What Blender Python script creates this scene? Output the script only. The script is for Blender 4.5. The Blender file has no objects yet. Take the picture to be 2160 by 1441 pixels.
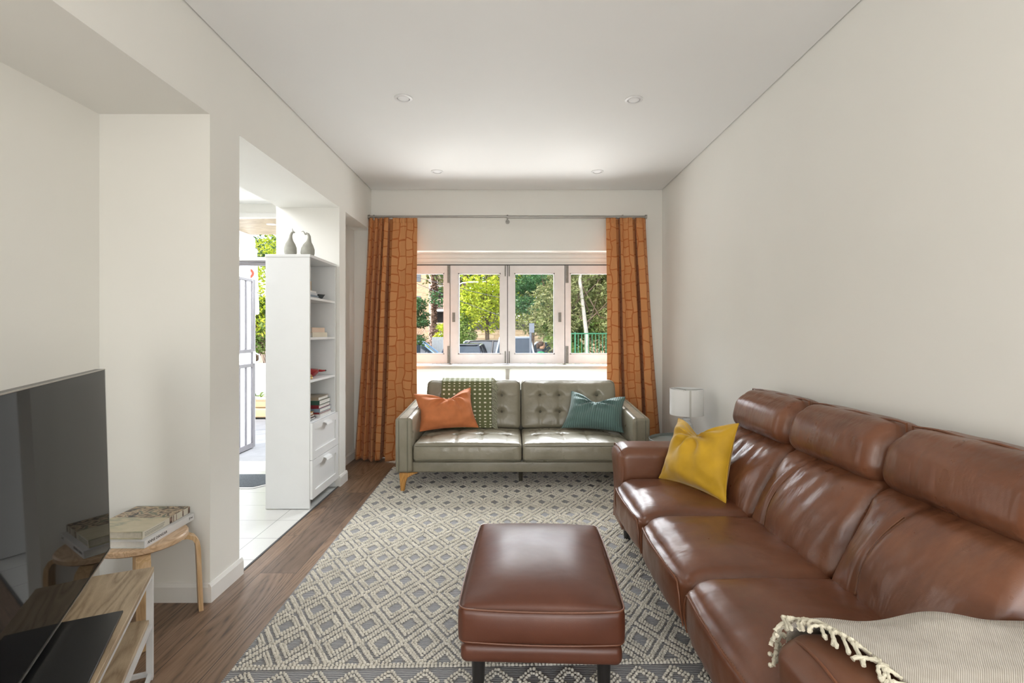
import bpy, bmesh, math, random
import numpy as np
from mathutils import Vector, Matrix, noise as mnoise
PI = math.pi
R = math.radians
sc = bpy.context.scene
col = sc.collection
random.seed(7)
rng = np.random.default_rng(7)

# ------------------------------------------------------------------ camera
CAM_H = 1.27
cd = bpy.data.cameras.new('camera'); cam = bpy.data.objects.new('camera', cd); col.objects.link(cam)
cam.location = (0, 0, CAM_H); cam.rotation_euler = (R(90), 0, 0)
cd.lens = 18.0; cd.sensor_width = 36.0; cd.sensor_fit = 'HORIZONTAL'
cd.shift_x = -1.0/2160; cd.shift_y = -19.5/2160
cd.clip_start = 0.02; cd.clip_end = 500
sc.camera = cam
# ------------------------------------------------------------------ colour management
vs = sc.view_settings
vs.view_transform = 'Standard'; vs.look = 'None'; vs.gamma = 1.0; vs.use_curve_mapping = False
vs.exposure = 1.2
# ------------------------------------------------------------------ sky and sun
world = bpy.data.worlds.new('sky'); sc.world = world; world.use_nodes = True
wn = world.node_tree; wn.nodes.clear()
sky = wn.nodes.new('ShaderNodeTexSky'); sky.sky_type = 'NISHITA'; sky.sun_disc = False
sky.sun_elevation = R(42); sky.sun_rotation = R(200); sky.air_density = 1.0; sky.dust_density = 1.5
hs = wn.nodes.new('ShaderNodeHueSaturation'); hs.inputs['Saturation'].default_value = 0.55
bg = wn.nodes.new('ShaderNodeBackground'); bg.inputs[1].default_value = 0.24
wo = wn.nodes.new('ShaderNodeOutputWorld')
wn.links.new(sky.outputs[0], hs.inputs['Color']); wn.links.new(hs.outputs[0], bg.inputs[0]); wn.links.new(bg.outputs[0], wo.inputs[0])
def add_light(name, kind, loc, rot, energy, color=(1, 1, 1), size=None, size_y=None):
    l = bpy.data.lights.new(name, kind); l.energy = energy; l.color = color
    if kind == 'AREA':
        l.shape = 'RECTANGLE'; l.size = size; l.size_y = size_y or size
    o = bpy.data.objects.new(name, l); col.objects.link(o); o.location = loc; o.rotation_euler = rot
    return o
sun = add_light('sun', 'SUN', (0, -20, 30), (0, 0, 0), 1.85, (1.0, 0.95, 0.86))
sun.data.angle = R(0.6)
sun.rotation_euler = Vector((0.55, 0.36, -0.75)).to_track_quat('-Z', 'Y').to_euler()
# added unseen area lamps that fill the room and hall and boost window daylight
add_light('rear_fill_light', 'AREA', (0.05, -1.75, .95), (R(162), 0, 0), 46, (1.0, 0.985, 0.96), 2.4, 2.1)  # added fill behind the camera, aimed up to bounce off the ceiling
l_ = add_light('window_sky_fill', 'AREA', (.35, 7.7, 3.9), (0, 0, 0), 660, (.93, .97, 1.0), 3.4, 2.6)  # added lamp outside, above the view, strengthening sky light through the window
l_.rotation_euler = (Vector((-.03, 3.2, .6))-Vector((.35, 7.7, 3.9))).to_track_quat('-Z', 'Y').to_euler()
l_ = add_light('yard_bounce_fill', 'AREA', (-.05, 6.7, .05), (0, 0, 0), 105, (1.0, .985, .95), 3.4, 1.8)  # added lamp outside below the sill, brightening the ceiling like ground bounce
l_.rotation_euler = (Vector((-.03, 3.0, 2.7))-Vector((-.05, 6.7, .05))).to_track_quat('-Z', 'Y').to_euler()
add_light('hall_ceiling_fill', 'AREA', (-2.62, 3.3, 2.535), (0, 0, 0), 17, (0.97, 0.98, 1.0), 0.9, 1.6)  # added fill under the hall ceiling, which has no skylight opening

# ------------------------------------------------------------------ materials
def new_mat(name):
    m = bpy.data.materials.new(name); m.use_nodes = True
    nt = m.node_tree; nt.nodes.clear()
    out = nt.nodes.new('ShaderNodeOutputMaterial')
    b = nt.nodes.new('ShaderNodeBsdfPrincipled')
    nt.links.new(b.outputs[0], out.inputs[0])
    return m, nt, b, out
def nd(nt, t, props=None, **ins):
    n = nt.nodes.new(t)
    for k, v in (props or {}).items(): setattr(n, k, v)
    for k, v in ins.items():
        key = k.replace('_', ' ')
        s = n.inputs[int(k[1:])] if (k[0] == 'i' and k[1:].isdigit()) else n.inputs[key]
        if isinstance(v, bpy.types.NodeSocket): nt.links.new(v, s)
        else: s.default_value = v
    return n
def c4(c): return (c[0], c[1], c[2], 1.0)
def ramp(nt, fac, stops):
    n = nt.nodes.new('ShaderNodeValToRGB'); nt.links.new(fac, n.inputs[0])
    e = n.color_ramp.elements
    while len(e) < len(stops): e.new(0.5)
    for k, (p, c) in enumerate(stops):
        e[k].position = p; e[k].color = c4(c)
    return n.outputs[0]
def coords(nt, kind='Object', scale=(1, 1, 1), rot=(0, 0, 0), loc=(0, 0, 0)):
    t = nt.nodes.new('ShaderNodeTexCoord')
    m = nd(nt, 'ShaderNodeMapping', Scale=scale, Rotation=rot, Location=loc)
    nt.links.new(t.outputs[kind], m.inputs[0])
    return m.outputs[0]
def bump(nt, b, h, strength=.3, dist=.01):
    n = nd(nt, 'ShaderNodeBump', Strength=strength, Distance=dist, Height=h)
    nt.links.new(n.outputs[0], b.inputs['Normal']); return n
def math_n(nt, op, a, b_=None, c_=None):
    n = nt.nodes.new('ShaderNodeMath'); n.operation = op
    for k, v in enumerate((a, b_, c_)):
        if v is None: continue
        if isinstance(v, bpy.types.NodeSocket): nt.links.new(v, n.inputs[k])
        else: n.inputs[k].default_value = v
    return n.outputs[0]
def mixc(nt, fac, a, b_):
    n = nt.nodes.new('ShaderNodeMix'); n.data_type = 'RGBA'
    for k, v in ((0, fac), (6, a), (7, b_)):
        if isinstance(v, bpy.types.NodeSocket): nt.links.new(v, n.inputs[k])
        else: n.inputs[k].default_value = v if k == 0 else c4(v)
    return n.outputs[2]

def simple(name, c, rough=.5, metal=0.0, var=.06, nscale=8, bmp=0.0, bscale=200, coat=0.0, sheen=0.0, spec=.5):
    m, nt, b, out = new_mat(name)
    v = coords(nt)
    n = nd(nt, 'ShaderNodeTexNoise', Scale=nscale, Detail=3.0, Vector=v)
    lo = tuple(max(0, x*(1-var)) for x in c); hi = tuple(min(1, x*(1+var)) for x in c)
    nt.links.new(ramp(nt, n.outputs[0], [(.3, lo), (.7, hi)]), b.inputs['Base Color'])
    b.inputs['Roughness'].default_value = rough; b.inputs['Metallic'].default_value = metal
    b.inputs['Coat Weight'].default_value = coat; b.inputs['Specular IOR Level'].default_value = spec
    if sheen: b.inputs['Sheen Weight'].default_value = sheen; b.inputs['Sheen Roughness'].default_value = .4
    if bmp:
        n2 = nd(nt, 'ShaderNodeTexNoise', Scale=bscale, Detail=3.0, Vector=v)
        bump(nt, b, n2.outputs[0], bmp, .002)
    return m

def leather(name, dark, mid, light, rough=.38, wrinkle=.5, wscale=9, grain=.12, stretch=(1, 1, 1)):
    m, nt, b, out = new_mat(name)
    v = coords(nt); vw = coords(nt, scale=stretch)
    n = nd(nt, 'ShaderNodeTexNoise', Scale=4.5, Detail=5.0, Roughness=.6, Vector=v)
    nt.links.new(ramp(nt, n.outputs[0], [(.28, dark), (.52, mid), (.78, light)]), b.inputs['Base Color'])
    w = nd(nt, 'ShaderNodeTexNoise', Scale=wscale, Detail=3.0, Roughness=.5, Distortion=.25, Vector=vw)
    g = nd(nt, 'ShaderNodeTexVoronoi', Scale=420.0, Vector=v)
    b1 = nd(nt, 'ShaderNodeBump', Strength=wrinkle, Distance=.02, Height=w.outputs[0])
    b2 = nd(nt, 'ShaderNodeBump', Strength=grain, Distance=.001, Height=g.outputs[0], Normal=b1.outputs[0])
    nt.links.new(b2.outputs[0], b.inputs['Normal'])
    rn = nd(nt, 'ShaderNodeTexNoise', Scale=11.0, Detail=4.0, Vector=v)
    nt.links.new(nd(nt, 'ShaderNodeMapRange', Value=rn.outputs[0], i3=rough-.07, i4=rough+.1).outputs[0], b.inputs['Roughness'])
    return m

def wood(name, cols, scale=1.0, axis='Y', rough=.45, ring=6.0, bmp=.15):
    m, nt, b, out = new_mat(name)
    st = {'X': (.12, 1, 1), 'Y': (1, .12, 1), 'Z': (1, 1, .12)}[axis]
    v = coords(nt, scale=tuple(s*scale for s in st))
    d = nd(nt, 'ShaderNodeTexNoise', Scale=ring, Detail=2.0, Distortion=.6, Vector=v)
    bands = math_n(nt, 'FRACT', math_n(nt, 'MULTIPLY', d.outputs[0], 9.0))
    tri = math_n(nt, 'ABSOLUTE', math_n(nt, 'SUBTRACT', bands, .5))
    f = nd(nt, 'ShaderNodeTexNoise', Scale=140.0, Detail=3.0, Vector=v)
    s = math_n(nt, 'ADD', math_n(nt, 'MULTIPLY', tri, 1.2), math_n(nt, 'MULTIPLY', f.outputs[0], .5))
    nt.links.new(ramp(nt, s, [(.2, cols[0]), (.5, cols[1]), (.85, cols[2])]), b.inputs['Base Color'])
    b.inputs['Roughness'].default_value = rough
    bump(nt, b, s, bmp, .001)
    return m

MT = {}
MT['paint'] = simple('wall_paint', (.82, .81, .765), .62, var=.012, nscale=2, bmp=.04, bscale=300)
MT['ceil'] = simple('ceiling_paint', (.80, .80, .785), .75, var=.01, nscale=2)
MT['trim'] = simple('trim_paint', (.80, .79, .76), .35, var=.01)
MT['whitelam'] = simple('white_laminate', (.80, .81, .81), .35, var=.01)
MT['sash'] = simple('sash_paint', (.78, .75, .745), .38, var=.03, nscale=14)
MT['chrome'] = simple('brushed_metal', (.45, .44, .41), .32, metal=1.0, var=.08)
MT['hardware'] = simple('dull_window_hardware', (.24, .235, .215), .5, var=.15, nscale=60)
MT['rodmetal'] = simple('rod_metal', (.36, .35, .33), .35, metal=.9, var=.05)
MT['black'] = simple('black_plastic', (.012, .012, .013), .3, var=.1)
MT['darkgap'] = simple('dark_strip_and_gap_shade', (.06, .06, .06), .8, var=.1)  # dark floor strip, also the shade of the window gaps as colour
MT['leather'] = leather('brown_leather', (.105, .036, .016), (.145, .053, .026), (.19, .077, .040), .30, .35, 6, .10)
MT['leatherwr'] = leather('creased_brown_leather', (.11, .040, .018), (.16, .060, .029), (.215, .092, .048), .29, .42, 5, .10, (1.5, 2.2, .9))
MT['leathero'] = leather('ottoman_leather', (.085, .026, .013), (.11, .036, .019), (.135, .049, .028), .36, .16, 5, .10)
MT['leatherarm'] = leather('arm_leather', (.115, .041, .02), (.145, .056, .028), (.175, .074, .04), .34, .22, 6, .10)
MT['stitch'] = simple('tan_stitching', (.22, .10, .05), .6)
MT['pipingbrown'] = simple('brown_piping', (.17, .062, .028), .4)
MT['green'] = leather('olive_grey_leather', (.20, .18, .13), (.245, .222, .165), (.29, .265, .205), .29, .35, 10, .10)
MT['greenpipe'] = simple('olive_piping', (.15, .14, .10), .35)
MT['button'] = simple('button_leather', (.10, .09, .065), .4)
MT['legorange'] = wood('honey_wood', ((.36, .16, .035), (.48, .23, .055), (.56, .29, .08)), 3, 'Z', .35)
MT['legdark'] = simple('dark_leg_wood', (.018, .016, .015), .35)
MT['birch'] = wood('birch_veneer', ((.48, .31, .18), (.60, .41, .25), (.68, .49, .32)), 3, 'Y', .42, 5)
MT['birchleg'] = wood('birch_leg_veneer', ((.50, .32, .16), (.60, .40, .21), (.66, .46, .27)), 3, 'Z', .42, 5)
MT['oak'] = wood('light_oak_top', ((.30, .21, .125), (.44, .33, .21), (.54, .42, .28)), 2.2, 'Y', .45, 4)
MT['whitemetal'] = simple('white_metal', (.72, .72, .72), .35)

# floor boards
m, nt, b, out = new_mat('oak_floorboards')
v = coords(nt, rot=(0, 0, R(90)))
def brickn(nt, v, c1, c2, mo, bw, rh, ms, off=.37, bias=0.0):
    n = nd(nt, 'ShaderNodeTexBrick', Vector=v, Color1=c4(c1), Color2=c4(c2), Mortar=c4(mo), Scale=1.0)
    n.inputs['Mortar Size'].default_value = ms; n.inputs['Mortar Smooth'].default_value = .1
    n.inputs['Bias'].default_value = bias
    n.inputs['Brick Width'].default_value = bw; n.inputs['Row Height'].default_value = rh; n.offset = off
    return n
br = brickn(nt, v, (0, 0, 0), (1, 1, 1), (.5, .5, .5), 1.35, .19, .0015)
pl = nd(nt, 'ShaderNodeSeparateColor', Color=br.outputs[0])
v2 = coords(nt, scale=(1, .10, 1))
off = nd(nt, 'ShaderNodeCombineXYZ', X=math_n(nt, 'MULTIPLY', pl.outputs[0], 7.0), Y=math_n(nt, 'MULTIPLY', pl.outputs[0], 3.0))
va = nd(nt, 'ShaderNodeVectorMath', {'operation': 'ADD'}, i0=v2, i1=off.outputs[0])
d = nd(nt, 'ShaderNodeTexNoise', Scale=4.0, Detail=1.5, Distortion=.8, Vector=va.outputs[0])
bands = math_n(nt, 'ABSOLUTE', math_n(nt, 'SUBTRACT', math_n(nt, 'FRACT', math_n(nt, 'MULTIPLY', d.outputs[0], 22.0)), .5))
f = nd(nt, 'ShaderNodeTexNoise', Scale=110.0, Detail=3.0, Vector=va.outputs[0])
blo = nd(nt, 'ShaderNodeTexNoise', Scale=2.2, Detail=3.0, Vector=va.outputs[0])
s = math_n(nt, 'ADD', math_n(nt, 'MULTIPLY', bands, .75), math_n(nt, 'MULTIPLY', f.outputs[0], .55))
grain = ramp(nt, s, [(.20, (.08, .052, .037)), (.36, (.185, .118, .074)), (.75, (.26, .175, .118))])
tone = ramp(nt, math_n(nt, 'ADD', math_n(nt, 'MULTIPLY', pl.outputs[0], .6), math_n(nt, 'MULTIPLY', blo.outputs[0], .5)), [(.2, (.62, .60, .60)), (.8, (1.15, 1.1, 1.05))])
mul = nd(nt, 'ShaderNodeMix', {'data_type': 'RGBA', 'blend_type': 'MULTIPLY'}); mul.inputs[0].default_value = 1
nt.links.new(grain, mul.inputs[6]); nt.links.new(tone, mul.inputs[7])
nt.links.new(mixc(nt, br.outputs[1], mul.outputs[2], (.02, .013, .01)), b.inputs['Base Color'])
nt.links.new(nd(nt, 'ShaderNodeMapRange', Value=s, i3=.48, i4=.34).outputs[0], b.inputs['Roughness'])
bump(nt, b, math_n(nt, 'SUBTRACT', s, math_n(nt, 'MULTIPLY', br.outputs[1], 2.0)), .25, .0015)
MT['floor'] = m
# hall tiles, lines run along X and Y
m, nt, b, out = new_mat('pale_floor_tiles')
v = coords(nt, loc=(1.59, -2.857, 0))
br = brickn(nt, v, (.60, .60, .58), (.64, .64, .62), (.30, .30, .29), .6, .30, .0022, off=0.0)
nz = nd(nt, 'ShaderNodeTexNoise', Scale=30.0, Detail=4.0, Vector=v)
nt.links.new(mixc(nt, math_n(nt, 'MULTIPLY', nz.outputs[0], .12), br.outputs[0], (.4, .4, .4)), b.inputs['Base Color'])
b.inputs['Roughness'].default_value = .22
bump(nt, b, math_n(nt, 'SUBTRACT', 1.0, br.outputs[1]), .3, .001)
MT['tile'] = m
# clear glass
m, nt, b, out = new_mat('clear_glass')
nt.nodes.remove(b)
tr = nt.nodes.new('ShaderNodeBsdfTransparent'); gl = nd(nt, 'ShaderNodeBsdfGlossy', Roughness=.01)
fr = nd(nt, 'ShaderNodeFresnel', IOR=1.12); nz = nd(nt, 'ShaderNodeTexNoise', Scale=1.2)
mx = nt.nodes.new('ShaderNodeMixShader'); nt.links.new(fr.outputs[0], mx.inputs[0]); nt.links.new(tr.outputs[0], mx.inputs[1]); nt.links.new(gl.outputs[0], mx.inputs[2])
nt.links.new(mx.outputs[0], out.inputs[0]); MT['glass'] = m
# frosted panels below the sill
m, nt, b, out = new_mat('frosted_panel')
b.inputs['Base Color'].default_value = (.93, .93, .89, 1); b.inputs['Roughness'].default_value = .45
tl = nd(nt, 'ShaderNodeBsdfTranslucent', Color=(.95, .96, .93, 1)); mx = nt.nodes.new('ShaderNodeMixShader'); mx.inputs[0].default_value = .3
nz = nd(nt, 'ShaderNodeTexNoise', Scale=3.0); nt.links.new(ramp(nt, nz.outputs[0], [(.3, (.90, .90, .86)), (.7, (.93, .93, .90))]), b.inputs['Base Color'])
nt.links.new(b.outputs[0], mx.inputs[1]); nt.links.new(tl.outputs[0], mx.inputs[2]); nt.links.new(mx.outputs[0], out.inputs[0]); MT['frost'] = m
# curtain: woven blocks, UV in metres of unfolded cloth
m, nt, b, out = new_mat('orange_block_curtain')
uv = coords(nt, 'UV', rot=(0, 0, R(90)))
n1 = nd(nt, 'ShaderNodeTexNoise', Scale=6.0, Detail=1.5, Vector=uv)
dv = nd(nt, 'ShaderNodeVectorMath', {'operation': 'MULTIPLY_ADD'}, i0=n1.outputs[1], i1=(.10, .07, 0), i2=uv)
def curtain_bricks(rh, bw, off):
    n = brickn(nt, dv.outputs[0], (.57, .24, .082), (.66, .31, .12), (.45, .13, .03), bw, rh, .0062, off)
    n.inputs['Mortar Smooth'].default_value = .25; n.squash = .62; n.squash_frequency = 2; return n
ba = curtain_bricks(.082, .14, .43)
wv = nd(nt, 'ShaderNodeTexNoise', Scale=500.0, Detail=1.0, Vector=uv)
cc = mixc(nt, math_n(nt, 'MULTIPLY', wv.outputs[0], .25), ba.outputs[0], (.35, .11, .03))
nt.links.new(cc, b.inputs['Base Color']); b.inputs['Roughness'].default_value = .85
b.inputs['Sheen Weight'].default_value = .1
tl = nd(nt, 'ShaderNodeBsdfTranslucent', Color=cc); mx = nt.nodes.new('ShaderNodeMixShader'); mx.inputs[0].default_value = .05
nt.links.new(b.outputs[0], mx.inputs[1]); nt.links.new(tl.outputs[0], mx.inputs[2]); nt.links.new(mx.outputs[0], out.inputs[0])
bump(nt, b, math_n(nt, 'SUBTRACT', wv.outputs[0], math_n(nt, 'MULTIPLY', ba.outputs[1], 1.5)), .2, .001)
MT['curtain'] = m
# rug
m, nt, b, out = new_mat('striped_rug_base')
v = coords(nt)
sep = nd(nt, 'ShaderNodeSeparateXYZ', Vector=v)
nz = nd(nt, 'ShaderNodeTexNoise', Scale=60.0, Detail=2.0, Vector=v)
fy = math_n(nt, 'ADD', math_n(nt, 'MULTIPLY', sep.outputs[1], 1/.0098), math_n(nt, 'MULTIPLY', nz.outputs[0], .35))
tri = math_n(nt, 'MULTIPLY', math_n(nt, 'ABSOLUTE', math_n(nt, 'SUBTRACT', math_n(nt, 'FRACT', fy), .5)), 2.0)
nt.links.new(ramp(nt, tri, [(.22, (.54, .53, .52)), (.58, (.135, .135, .145))]), b.inputs['Base Color'])
b.inputs['Roughness'].default_value = .95
bump(nt, b, math_n(nt, 'SUBTRACT', 1.0, tri), .8, .004); MT['rugbase'] = m
MT['rugbead'] = simple('cream_wool_knots', (.70, .66, .575), .95, var=.12, nscale=16, bmp=.5, bscale=500)
MT['orangevelvet'] = simple('terracotta_velvet', (.58, .185, .062), .8, var=.09, nscale=14, sheen=.35)
MT['yellowvelvet'] = simple('mustard_velvet', (.52, .30, .008), .7, var=.14, nscale=9, sheen=.3)
m, nt, b, out = new_mat('teal_corduroy')
uv = coords(nt, 'UV'); sep = nd(nt, 'ShaderNodeSeparateXYZ', Vector=uv)
t = math_n(nt, 'ABSOLUTE', math_n(nt, 'SINE', math_n(nt, 'MULTIPLY', sep.outputs[0], 165.0)))
nt.links.new(ramp(nt, t, [(0, (.035, .075, .07)), (.6, (.10, .175, .16))]), b.inputs['Base Color'])
b.inputs['Roughness'].default_value = .85; b.inputs['Sheen Weight'].default_value = .35; bump(nt, b, t, .6, .004); MT['teal'] = m
# olive throw with cream dashes
m, nt, b, out = new_mat('olive_dashed_throw')
uv = coords(nt, 'UV'); sep = nd(nt, 'ShaderNodeSeparateXYZ', Vector=uv)
ux = math_n(nt, 'MULTIPLY', sep.outputs[0], 1/.047); uy = math_n(nt, 'MULTIPLY', sep.outputs[1], 1/.036)
wn_ = nd(nt, 'ShaderNodeTexWhiteNoise', {'noise_dimensions': '2D'}, Vector=nd(nt, 'ShaderNodeCombineXYZ', X=math_n(nt, 'FLOOR', ux), Y=math_n(nt, 'FLOOR', uy)).outputs[0])
wx = math_n(nt, 'ADD', .13, math_n(nt, 'MULTIPLY', wn_.outputs[0], .12))
inx = math_n(nt, 'LESS_THAN', math_n(nt, 'ABSOLUTE', math_n(nt, 'SUBTRACT', math_n(nt, 'FRACT', ux), .5)), wx)
iny = math_n(nt, 'LESS_THAN', math_n(nt, 'ABSOLUTE', math_n(nt, 'SUBTRACT', math_n(nt, 'FRACT', uy), .5)), .17)
nz = nd(nt, 'ShaderNodeTexNoise', Scale=300.0, Vector=uv)
olive = ramp(nt, nz.outputs[0], [(.3, (.105, .115, .045)), (.7, (.15, .16, .07))])
nt.links.new(mixc(nt, math_n(nt, 'MULTIPLY', inx, iny), olive, (.72, .69, .55)), b.inputs['Base Color'])
b.inputs['Roughness'].default_value = .9; b.inputs['Sheen Weight'].default_value = .2; bump(nt, b, nz.outputs[0], .3, .002); MT['olive'] = m
MT['cream'] = simple('cream_yarn', (.62, .58, .46), .95, var=.2, nscale=60, bmp=.5, bscale=400)
MT['oliveyarn'] = simple('sage_yarn', (.36, .36, .26), .95, var=.25, nscale=60)
# oatmeal woven throw
m, nt, b, out = new_mat('oatmeal_woven_throw')
uv = coords(nt, 'UV'); sep = nd(nt, 'ShaderNodeSeparateXYZ', Vector=uv)
k1 = math_n(nt, 'SINE', math_n(nt, 'MULTIPLY', sep.outputs[0], 1300.0))
k2 = math_n(nt, 'SINE', math_n(nt, 'MULTIPLY', sep.outputs[1], 1300.0))
kk = math_n(nt, 'MULTIPLY', k1, k2)
nz = nd(nt, 'ShaderNodeTexNoise', Scale=24.0, Detail=4.0, Vector=uv)
ks = math_n(nt, 'ADD', math_n(nt, 'MULTIPLY', kk, .8), math_n(nt, 'MULTIPLY', nz.outputs[0], .8))
nt.links.new(ramp(nt, ks, [(.05, (.30, .255, .20)), (.5, (.56, .51, .44)), (.9, (.68, .64, .57))]), b.inputs['Base Color'])
b.inputs['Roughness'].default_value = .95; b.inputs['Sheen Weight'].default_value = .3; bump(nt, b, ks, .5, .003); MT['oat'] = m
# lamp
MT['shade'] = simple('lampshade_linen', (.74, .74, .72), .8, var=.02)
m, nt, b, out = new_mat('glazed_ceramic_ribs')
v = coords(nt); sep = nd(nt, 'ShaderNodeSeparateXYZ', Vector=v)
ang = math_n(nt, 'ARCTAN2', sep.outputs[1], sep.outputs[0])
a1 = math_n(nt, 'SINE', math_n(nt, 'MULTIPLY', ang, 20.0)); a2 = math_n(nt, 'SINE', math_n(nt, 'MULTIPLY', sep.outputs[2], 420.0))
sq = math_n(nt, 'MINIMUM', math_n(nt, 'ABSOLUTE', a1), math_n(nt, 'ABSOLUTE', a2))
low = math_n(nt, 'LESS_THAN', sep.outputs[2], .125)
g_ = math_n(nt, 'MULTIPLY', math_n(nt, 'LESS_THAN', sq, .38), low)
nt.links.new(mixc(nt, g_, (.74, .75, .75), (.40, .40, .40)), b.inputs['Base Color']); b.inputs['Roughness'].default_value = .25
MT['ceramic'] = m
MT['stone'] = simple('matte_stone_ceramic', (.34, .335, .29), .8, var=.1, nscale=30, bmp=.2)
MT['tray'] = simple('grey_green_tray', (.15, .165, .15), .35, var=.05)
m, nt, b, out = new_mat('television_screen')
b.inputs['Base Color'].default_value = (.004, .004, .005, 1); b.inputs['Roughness'].default_value = .03; b.inputs['Specular IOR Level'].default_value = .5; b.inputs['IOR'].default_value = 1.16
nz = nd(nt, 'ShaderNodeTexNoise', Scale=2.0); nt.links.new(ramp(nt, nz.outputs[0], [(0, (.004, .004, .005)), (1, (.006, .006, .007))]), b.inputs['Base Color']); MT['screen'] = m
MT['pages'] = simple('book_pages', (.62, .57, .47), .85, var=.1, nscale=60)
MT['pageswhite'] = simple('white_book_pages', (.72, .70, .65), .85, var=.06, nscale=60)
# painted book cover
m, nt, b, out = new_mat('painted_book_cover')
v = coords(nt); sep = nd(nt, 'ShaderNodeSeparateXYZ', Vector=v)
nz = nd(nt, 'ShaderNodeTexNoise', Scale=16.0, Detail=5.0, Distortion=1.0, Vector=coords(nt, scale=(.6, 1.6, 1)))
pale = ramp(nt, nz.outputs[0], [(.3, (.30, .33, .24)), (.5, (.58, .52, .36)), (.7, (.66, .58, .42))])
n2 = nd(nt, 'ShaderNodeTexNoise', Scale=19.0, Detail=4.0, Distortion=1.8, Vector=v)
busy = ramp(nt, n2.outputs[0], [(.38, (.012, .012, .012)), (.46, (.16, .11, .07)), (.54, (.62, .46, .30)), (.66, (.14, .16, .11))])
edge = math_n(nt, 'GREATER_THAN', math_n(nt, 'ADD', sep.outputs[1], math_n(nt, 'MULTIPLY', nz.outputs[0], .06)), .035)
nt.links.new(mixc(nt, edge, pale, busy), b.inputs['Base Color']); b.inputs['Roughness'].default_value = .3; MT['bookart'] = m
def book_mat(n, c, r=.4): 
    k = 'bk_'+n
    if k not in MT: MT[k] = simple(n+'_book_cover', c, r, var=.05)
    return MT[k]
MT['white'] = simple('white_book_cover', (.72, .72, .73), .35, var=.02)
MT['ink'] = simple('black_ink', (.01, .01, .01), .5)
MT['redglaze'] = simple('red_enamel', (.30, .012, .015), .15, var=.1)
MT['gold'] = simple('brass_trinket', (.55, .36, .13), .35, metal=.6)
MT['slate'] = simple('slate_bowl', (.045, .055, .06), .35)
# exterior
MT['asphalt'] = simple('asphalt', (.17, .17, .175), .9, var=.15, nscale=3, bmp=.3, bscale=60)
MT['concrete'] = simple('path_concrete', (.17, .17, .175), .9, var=.1, nscale=5, bmp=.2, bscale=60)
m, nt, b, out = new_mat('sandstone_blocks')
v = coords(nt, rot=(R(90), 0, 0)); br = brickn(nt, v, (.52, .38, .22), (.66, .54, .36), (.30, .22, .14), .62, .28, .02, .5)
nz = nd(nt, 'ShaderNodeTexNoise', Scale=7.0, Detail=5.0, Vector=v); nt.links.new(mixc(nt, math_n(nt, 'MULTIPLY', nz.outputs[0], .6), br.outputs[0], (.35, .24, .14)), b.inputs['Base Color'])
b.inputs['Roughness'].default_value = .9; bump(nt, b, nz.outputs[0], .5, .02); MT['sandstone'] = m
m, nt, b, out = new_mat('tan_brickwork')
v = coords(nt, rot=(R(90), 0, 0)); br = brickn(nt, v, (.46, .27, .15), (.62, .40, .24), (.50, .40, .30), .23, .086, .008, .5)
nt.links.new(br.outputs[0], b.inputs['Base Color']); b.inputs['Roughness'].default_value = .9; MT['brick'] = m
MT['render'] = simple('pink_render', (.62, .46, .38), .9)
MT['extwhite'] = simple('exterior_white', (.80, .80, .80), .6, var=.02)
MT['porchwood'] = wood('porch_lining_board', ((.22, .17, .11), (.34, .27, .18), (.44, .36, .25)), 3, 'X', .5, 5)
MT['fence_and_shade'] = simple('dark_fence_and_recess_shade', (.05, .045, .045), .8)  # dark fence colour, also the painted shade inside the balconies
MT['greenmetal'] = simple('green_fence_paint', (.02, .15, .07), .45)
MT['greymetal'] = simple('grey_signpost', (.13, .15, .18), .5, metal=.3)
MT['secdoor'] = simple('security_door_metal', (.20, .19, .20), .35, metal=.7)
MT['mesh'] = simple('pale_door_infill', (.66, .67, .70), .5)
MT['bark'] = simple('brown_bark', (.13, .09, .06), .9, var=.3, nscale=20, bmp=.6, bscale=60)
MT['palebark'] = simple('pale_gum_bark', (.42, .39, .33), .85, var=.2, nscale=9)
MT['signred'] = simple('sign_red', (.72, .05, .02), .5)
MT['skin'] = simple('skin', (.52, .30, .20), .5); MT['hair'] = simple('dark_brown_hair', (.05, .025, .015), .6)
MT['shirtg'] = simple('green_shirt', (.02, .28, .12), .7); MT['denim'] = simple('dark_trousers', (.05, .06, .09), .8)
MT['carglass'] = simple('car_window', (.03, .045, .06), .06, coat=.5)
MT['tyre'] = simple('tyre_rubber', (.015, .015, .015), .8)
MT['matgrey'] = simple('entrance_mat_pile', (.10, .115, .13), .95, var=.3, nscale=120, bmp=.8, bscale=300)
def leafmat(name, c1, c2, c3):
    m, nt, b, out = new_mat(name)
    n = nd(nt, 'ShaderNodeTexNoise', Scale=2.4, Detail=6.0, Roughness=.75, Vector=coords(nt))
    c = ramp(nt, n.outputs[0], [(.35, c1), (.5, c2), (.64, c3)])
    nt.links.new(c, b.inputs['Base Color']); b.inputs['Roughness'].default_value = .5
    tl = nd(nt, 'ShaderNodeBsdfTranslucent', Color=c); mx = nt.nodes.new('ShaderNodeMixShader'); mx.inputs[0].default_value = .3
    nt.links.new(b.outputs[0], mx.inputs[1]); nt.links.new(tl.outputs[0], mx.inputs[2]); nt.links.new(mx.outputs[0], out.inputs[0]); return m
MT['leaf_yellow'] = leafmat('yellow_green_leaves', (.22, .34, .02), (.48, .56, .03), (.72, .70, .07))
MT['leaf_dark'] = leafmat('dark_green_leaves', (.025, .085, .025), (.06, .16, .05), (.13, .26, .08))
MT['leaf_olive'] = leafmat('olive_green_leaves', (.06, .10, .03), (.20, .23, .07), (.42, .40, .20))
MT['leaf_mid'] = leafmat('mid_green_leaves', (.06, .15, .03), (.22, .34, .07), (.48, .55, .20))
MT['leaf_pink'] = leafmat('bare_pink_twigs', (.35, .22, .18), (.5, .36, .3), (.6, .45, .4))

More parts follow.
